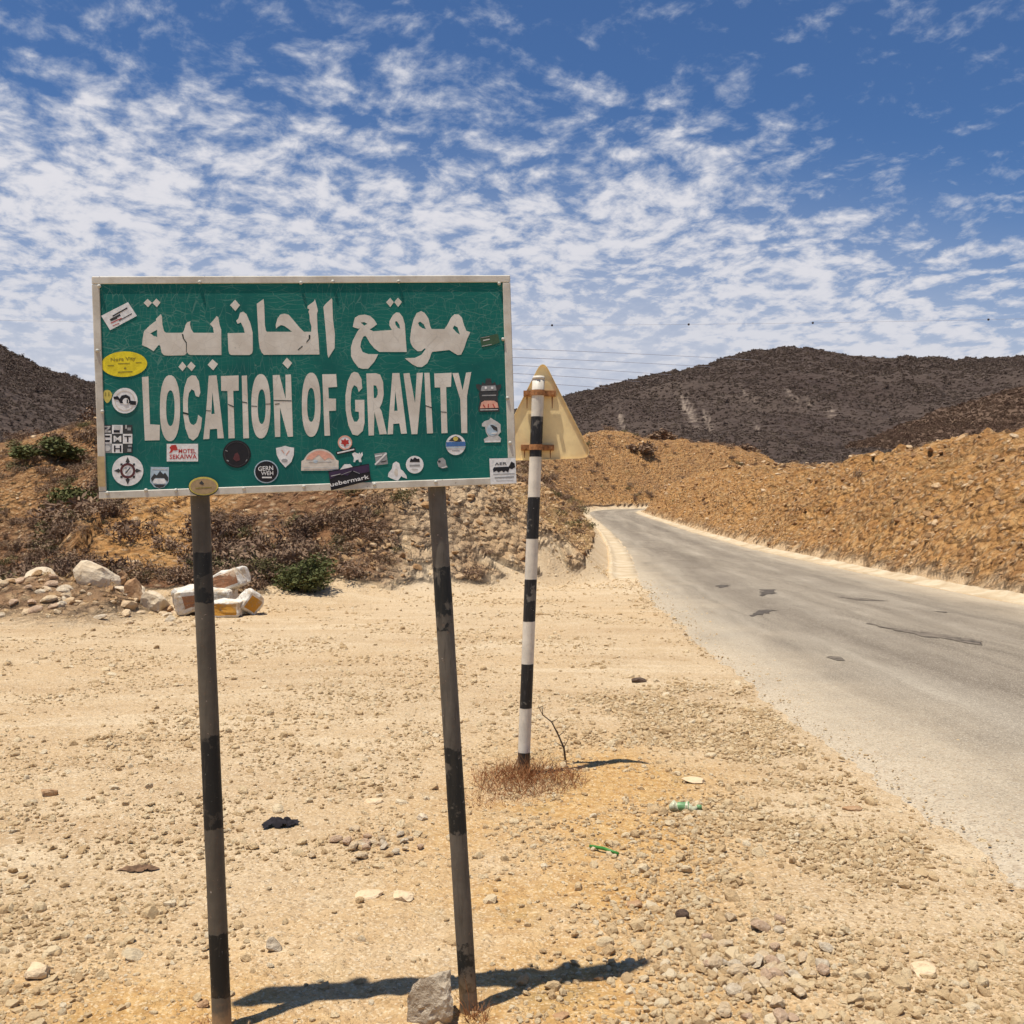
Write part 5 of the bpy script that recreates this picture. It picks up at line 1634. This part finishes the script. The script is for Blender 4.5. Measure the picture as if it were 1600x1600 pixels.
# rock pile and painted blocks at the edge of the lay-by
Yp = 16.2
RK = [
    (152, 957, (0.36, 0.28, 0.34), 'pale_rock', 'largest pale boulder of the rubble pile at left', 31, 0.5, (0.1, 0.35)),
    (182, 938, (0.17, 0.2, 0.30), 'brown_rock', 'upright brown rock leaning behind the largest pale boulder', 32, 0.2, (0.2, 0.5)),
    (212, 948, (0.21, 0.2, 0.26), 'brown_rock', 'square brown rock in the middle of the rubble pile', 33, 0.9, (0.0, -0.2)),
    (205, 922, (0.24, 0.2, 0.15), 'pale_rock', 'pale slab at the back of the rubble pile', 34, 0.1, (0, 0.1)),
    (243, 962, (0.34, 0.26, 0.20), 'pale_rock', 'low pale slab sloping toward the painted blocks', 35, 1.2, (0.1, 0.25)),
    (205, 968, (0.24, 0.18, 0.13), 'pale_rock', 'pale stone in front of the square brown rock', 36, 0.3, (0, 0.2)),
    (262, 975, (0.15, 0.12, 0.09), 'brown_rock', 'small dark brown rock at the right foot of the rubble pile', 37, 0.3, (0, 0)),
    (65, 952, (0.30, 0.2, 0.13), 'pale_rock', 'flat pale stone on top of the left rubble bank', 38, 0.0, (0, 0)),
    (20, 945, (0.24, 0.2, 0.13), 'pale_rock', 'pale stone at the far left end of the rubble bank', 39, 0.0, (0, 0)),
    (180, 962, (0.15, 0.12, 0.10), 'pale_rock', 'small pale stone wedged under the largest boulder', 40, 0.4, (0, 0)),
    (232, 932, (0.16, 0.12, 0.09), 'pale_rock', 'small pale stone behind the square brown rock', 41, 0.4, (0, 0)),
]
for px_, py_, s_, mt_, lb_, sd_, yw_, tl_ in RK:
    rock(px_, py_, s_, mt_, lb_, seed=sd_, yaw=yw_, tilt=tl_, Y=Yp + (0.9 if py_ < 945 else 0), name='rock', group='rocks of the rubble pile', detail=0.07)
for i in range(60):                                    # lesser stones of the bank
    px_ = pr_.uniform(-40, 290); Y_ = pr_.uniform(14.4, 16.6)
    p = at(px_, 900, Y_); p.z = tz(p.x, p.y)
    o = link('rubble_stone', hm[i % 8])
    s = pr_.uniform(0.045, 0.12)
    o.scale = (s * 1.2, s, s)
    o.rotation_euler = (pr_.uniform(-.4, .4), pr_.uniform(-.4, .4), pr_.uniform(0, 6.28))
    o.location = p + Vector((0, 0, s * 0.25))
    tag(o, 'small rubble stone on the low bank at left', 'stone', 'small stones of the left rubble bank')


def make_block_paint(name, c, under):
    m_, g = material(name)
    o = g.n('ShaderNodeTexCoord').outputs['Object']
    n1 = g.noise(o, 5, 5, 0.65).outputs['Fac']
    n2 = g.noise(o, 22, 5, 0.65).outputs['Fac']
    col = g.mix(g.ramp(n2, 0.3, 0.7), c, tuple(k * 0.8 for k in c))
    col = g.mix(g.ramp(n1, 0.53, 0.62), col, under)
    col = g.mix(g.m('MULTIPLY', g.ramp(n2, 0.52, 0.68), 0.55), col, (0.42, 0.30, 0.18))
    finish(g, col, 0.8, bump=g.m('ADD', n1, n2), bstr=0.5, bdist=0.02)


make_block_paint('block_white', (0.72, 0.66, 0.56), (0.52, 0.41, 0.28))
make_block_paint('block_orange', (0.52, 0.25, 0.035), (0.40, 0.24, 0.10))
make_block_paint('block_brown', (0.36, 0.17, 0.085), (0.50, 0.36, 0.24))


def block(px, py, dims, yaw, tilt, face_mt, label, seed, Y, lift=0.0, round_=0.04):
    """a broken kerb block: worn edges, white paint, one painted end"""
    r_ = random.Random(seed)
    bm = bmesh.new()
    bmesh.ops.create_cube(bm, size=1.0, matrix=Matrix.Diagonal((*dims, 1)))
    for f in bm.faces:
        f.material_index = 1 if f.normal.y < -0.9 else 0
    bmesh.ops.bevel(bm, geom=bm.edges[:], offset=round_, segments=3, affect='EDGES', profile=0.6)
    bmesh.ops.subdivide_edges(bm, edges=[e for e in bm.edges if e.calc_length() > 0.12], cuts=3, use_grid_fill=True)
    for v_ in bm.verts:
        n_ = fbm(np.array([v_.co.x * 5 + seed]), np.array([v_.co.y * 5 + v_.co.z * 4]), 3, seed)[0]
        v_.co += v_.co.normalized() * n_ * 0.085
    o = link('kerb_block', bm_mesh('kerb_block', bm), None, ['block_white', face_mt])
    p = at(px, py, Y); p.z = tz(p.x, p.y)
    o.location = p + Vector((0, 0, dims[2] * 0.5 + lift))
    o.rotation_euler = (tilt[0], tilt[1], yaw)
    return tag(o, label, 'block', 'painted kerb blocks beside the rubble pile')


block(302, 965, (0.52, 0.6, 0.40), 0.35, (0.0, -0.18), 'block_brown', 'rounded white kerb block with brown end left of the left post', 61, 16.0, 0.02, 0.10)
block(356, 930, (0.62, 0.40, 0.30), -0.25, (0.0, -0.34), 'block_brown', 'white kerb slab with brown end lying highest on the pile', 62, 16.6, 0.33, 0.05)
block(330, 950, (0.72, 0.5, 0.22), -0.1, (0.05, 0.05), 'block_white', 'all white kerb slab in the middle of the painted blocks', 63, 16.4, 0.16, 0.06)
block(347, 968, (0.62, 0.42, 0.24), 0.02, (0.0, 0.0), 'block_orange', 'lowest kerb block with a flat orange front', 64, 15.7, 0.0, 0.03)
block(391, 962, (0.30, 0.48, 0.32), 0.5, (0.1, 0.62), 'block_orange', 'tilted kerb block with orange face at the right end', 65, 16.0, 0.03, 0.05)


# black rag
def rag(px, py, w, d, h, mt, label, cat, name, seed):
    p = gd(px, py)
    n_ = 22
    V, Fc = [], []
    for i in range(n_):
        for j in range(n_):
            u_, v_ = i / (n_ - 1) * 2 - 1, j / (n_ - 1) * 2 - 1
            q = fbm(np.array([u_ * 1.6 + seed]), np.array([v_ * 1.6]), 4, seed)[0]
            r2 = fbm(np.array([u_ * 3 + seed + 9]), np.array([v_ * 3]), 3, seed + 3)[0]
            edge = 1 + 0.35 * q
            x_, y_ = u_ * w * edge, v_ * d * edge + 0.25 * d * u_
            V.append((x_, y_, max(0.002, h * (0.55 + 0.9 * r2) * (1 - max(abs(u_), abs(v_)) ** 3))))
    for i in range(n_ - 1):
        for j in range(n_ - 1):
            u_, v_ = i / (n_ - 1) * 2 - 1, j / (n_ - 1) * 2 - 1
            if u_ * u_ + v_ * v_ < 1.05 + 0.3 * math.sin(seed + i):
                Fc.append((i * n_ + j, (i + 1) * n_ + j, (i + 1) * n_ + j + 1, i * n_ + j + 1))
    me = bpy.data.meshes.new(name)
    me.from_pydata(V, [], Fc)
    bm = bmesh.new(); bm.from_mesh(me)
    bmesh.ops.delete(bm, geom=[v_ for v_ in bm.verts if not v_.link_faces], context='VERTS')
    bm.to_mesh(me); bm.free()
    o = link(name, me, None, [mt], smooth=True)
    o.location = p + Vector((0, 0, 0.003))
    return tag(o, label, cat)


simple('rag_black', (0.016, 0.013, 0.016), 0.9, 0.4, 40)
simple('leaf_brown', (0.15, 0.085, 0.045), 0.85, 0.4, 40)
simple('bottle_green', (0.16, 0.30, 0.13), 0.25, 0.2, 30)
simple('bottle_pale', (0.46, 0.44, 0.29), 0.35, 0.3, 60)
simple('straw_green', (0.045, 0.19, 0.03), 0.4, 0.15, 30)
rag(437, 1290, 0.098, 0.055, 0.045, 'rag_black', 'crumpled black rag on the gravel between the posts', 'rag', 'rag', 4)
rag(216, 1360, 0.085, 0.030, 0.022, 'leaf_brown', 'curled brown dead leaf litter left of the left post', 'debris', 'dead_leaf', 8)

# crushed green bottle
bt = empty('crushed_bottle', gd(1068, 1268))
tag(bt, 'crushed pale green plastic bottle lying in the gravel at right', 'bottle')
bm = bmesh.new()
tube(bm, [(-0.075, 0, 0.026), (-0.05, 0, 0.028), (-0.02, 0.006, 0.022), (0.02, -0.004, 0.026), (0.05, 0, 0.026), (0.07, 0.004, 0.026)], [0.024, 0.029, 0.02, 0.028, 0.027, 0.015], 12)
for v_ in bm.verts:
    v_.co.z = max(0.002, v_.co.z * (0.8 + 0.3 * math.sin(v_.co.x * 90)))
link('bottle_body', bm_mesh('bottle_body', bm), bt, ['bottle_pale'], smooth=True)
bm = bmesh.new()
tube(bm, [(0.07, 0.004, 0.026), (0.095, 0.006, 0.026)], [0.013, 0.013], 12)
link('bottle_cap', bm_mesh('bottle_cap', bm), bt, ['bottle_green'], smooth=True)
bm = bmesh.new()
tube(bm, [(-0.03, 0.006, 0.024), (0.0, 0.001, 0.025), (0.03, -0.003, 0.027)], [0.0235, 0.025, 0.029], 12, cap=False)
link('bottle_label', bm_mesh('bottle_label', bm), bt, ['bottle_green'], smooth=True)
bt.rotation_euler = (0, 0, -0.15)
# green drinking straw
p1, p2 = gd(922, 1326, 0.012), gd(966, 1338, 0.012)
bm = bmesh.new()
tube(bm, [Vector((0, 0, 0)), (p2 - p1) * 0.5 + Vector((0, 0, 0.006)), (p2 - p1)], [0.0075, 0.008, 0.007], 10)
st_o = link('plastic_strip', bm_mesh('plastic_strip', bm), None, ['straw_green'], smooth=True)
st_o.location = p1
tag(st_o, 'bright green plastic strip on the sand below the striped pole', 'litter')

# ------------------------------------------------------------------ plants
def blades(seed, n, rad, h, w, lean=0.5, cluster=1.0, bend=0.4):
    r_ = np.random.default_rng(seed)
    V, Fc = [], []
    for i in range(n):
        a = r_.uniform(0, 6.28); rr = rad * r_.random() ** 0.6
        b = np.array([math.cos(a) * rr * cluster, math.sin(a) * rr, 0.0])
        hh = h * r_.uniform(0.35, 1.0) * (1.15 - 0.6 * rr / rad)
        dr = np.array([r_.normal(0, lean), r_.normal(0, lean), 1.0]); dr /= np.linalg.norm(dr)
        sd = np.cross(dr, r_.normal(0, 1, 3)); sd /= np.linalg.norm(sd)
        p1 = b + dr * hh * 0.55
        p2 = p1 + (dr + r_.normal(0, bend, 3) * np.array([1, 1, 0.5])) * hh * 0.5
        k = len(V)
        ww = w * r_.uniform(0.6, 1.3)
        V += [b - sd * ww, b + sd * ww, p1 + sd * ww * .7, p1 - sd * ww * .7, p2]
        Fc += [(k, k + 1, k + 2, k + 3), (k + 3, k + 2, k + 4)]
    return V, Fc


def tuft(name, px, py, label, mt, seed, n, rad, h, w, cluster=1.0, lean=0.5, cat='dry grass', group=None):
    p = gd(px, py)
    V, Fc = blades(seed, n, rad, h, w, lean, cluster)
    me = bpy.data.meshes.new(name)
    # sit every blade on the ground
    bx = np.array([v_ for v_ in V])
    me.from_pydata([tuple(v_) for v_ in V], [], Fc)
    o = link(name, me, None, [mt])
    o.location = p - Vector((0, 0, 0.008))
    return tag(o, label, cat, group)


tuft('dry_weed', 826, 1222, 'clump of reddish dry weeds round the foot of the striped pole', 'dry_red', 71, 1100, 0.34, 0.23, 0.0017, 1.0, 0.75)
tuft('dry_grass', 765, 1250, 'low reddish dry grass left of the striped pole foot', 'dry_red', 72, 420, 0.20, 0.07, 0.0016, 1.4, 0.9)
tuft('dry_grass', 740, 1592, 'straw coloured dry grass at the foot of the right sign post', 'dry_red', 73, 60, 0.045, 0.16, 0.0014, 1.0, 0.6)
tuft('dry_grass', 332, 1606, 'few dry stalks at the foot of the left sign post', 'dry_red', 74, 40, 0.05, 0.09, 0.0014, 1.0, 0.6)
tuft('dry_grass', 985, 1372, 'brown patch of dead grass on the sandy strip', 'straw', 75, 260, 0.13, 0.035, 0.0014, 1.2, 1.0)
tuft('dry_grass', 575, 1312, 'reddish dead grass among the stones between the posts', 'dry_red', 76, 160, 0.10, 0.05, 0.0014, 1.2, 0.9)

# thin dead stem beside the striped pole
p = gd(884, 1190)
bm = bmesh.new()
main = [at(884, 1190, p.y), at(881, 1168, p.y), at(873, 1150, p.y), at(862, 1128, p.y), at(848, 1117, p.y), at(841, 1103, p.y)]
main = [m_ - p for m_ in main]
main[0].z = -0.01
tube(bm, main, [0.008, 0.007, 0.0055, 0.0048, 0.0035, 0.0018], 6)
for i0, (px_, py_) in ((2, (868, 1138)), (4, (846, 1104)), (1, (889, 1150)), (1, (868, 1160)), (3, (872, 1122)), (2, (884, 1140))):
    e_ = at(px_, py_, p.y + random.uniform(-.04, .04)) - p
    tube(bm, [main[i0], main[i0].lerp(e_, 0.55) + Vector((0.004, 0, 0)), e_], [0.0034, 0.0024, 0.0012], 5)
o = link('dead_plant', bm_mesh('dead_plant', bm), None, ['bark'], smooth=True)
o.location = p
tag(o, 'thin bare dead stem leaning beside the striped pole', 'plant')


def bush(px, py, Y, w, h, leaf_mt, label, seed, n=2600, leaf=0.045, group='single bushes on the slopes'):
    p = at(px, py, Y)
    p.z = tz(p.x, p.y)
    root = empty('bush', p)
    me = scrub_mesh('foliage', seed, n, leaf, leaf_mt, 0.75, 0, 0.5)
    o = link('foliage', me, root)
    o.scale = (w, w * 0.8, h)
    bm = bmesh.new()
    r_ = random.Random(seed)
    for k in range(7):
        e_ = Vector((r_.gauss(0, .35) * w, r_.gauss(0, .3) * w, r_.uniform(.35, .75) * h))
        tube(bm, [Vector((0, 0, -0.05)), e_ * 0.5 + Vector((r_.gauss(0, .03), 0, .02)), e_], [0.022 * w, 0.014 * w, 0.005 * w], 5)
    link('stem', bm_mesh('stem', bm), root, ['bark'])
    tag(root, label, 'bush', group)


bush(472, 938, 18.2, 0.98, 0.62, 'green_leaf', 'dark green bush at the edge of the lay-by right of the painted blocks', 91, 4200, 0.040)
bush(415, 936, 18.8, 0.42, 0.45, 'olive_leaf', 'small olive bush left of the dark green bush', 92, 1600, 0.05)
bush(30, 920, 27, 0.95, 0.75, 'green_leaf', 'low green bush behind the rubble bank at far left', 93, 2600, 0.05)
bush(110, 905, 28, 1.05, 0.95, 'olive_leaf', 'olive bush behind the largest pale boulder', 94, 2600, 0.05)
bush(90, 690, 52, 1.9, 1.0, 'green_leaf', 'broad dark bush near the skyline of the left hill', 95, 2400, 0.07)
bush(50, 695, 53, 1.2, 0.8, 'olive_leaf', 'rounded bush left of the broad dark one on the left hill', 96, 1600, 0.07)
bush(130, 795, 46, 1.2, 1.1, 'green_leaf', 'green bush half way up the left hill beside the sign corner', 97, 1800, 0.07)
bush(375, 800, 30, 0.8, 0.6, 'olive_leaf', 'olive bush on the slope just under the sign', 98, 1800, 0.06)
for k, (px_, Y_, w_, lb_) in enumerate(((1040, 168, 2.2, 'dark bush on the orange hill left of the others'), (1066, 166, 1.5, 'smaller dark bush on the orange hill near the crest'), (1166, 172, 2.1, 'round dark bush on the crest of the orange hill'), (1026, 150, 2.4, 'wide dark bush lower on the orange hill'), (1008, 140, 2.2, 'dark bush just above the bend of the road'))):
    bush(px_, 700, Y_, w_, w_ * 0.7, 'bare_scrub', lb_, 101 + k, 900, 0.11)
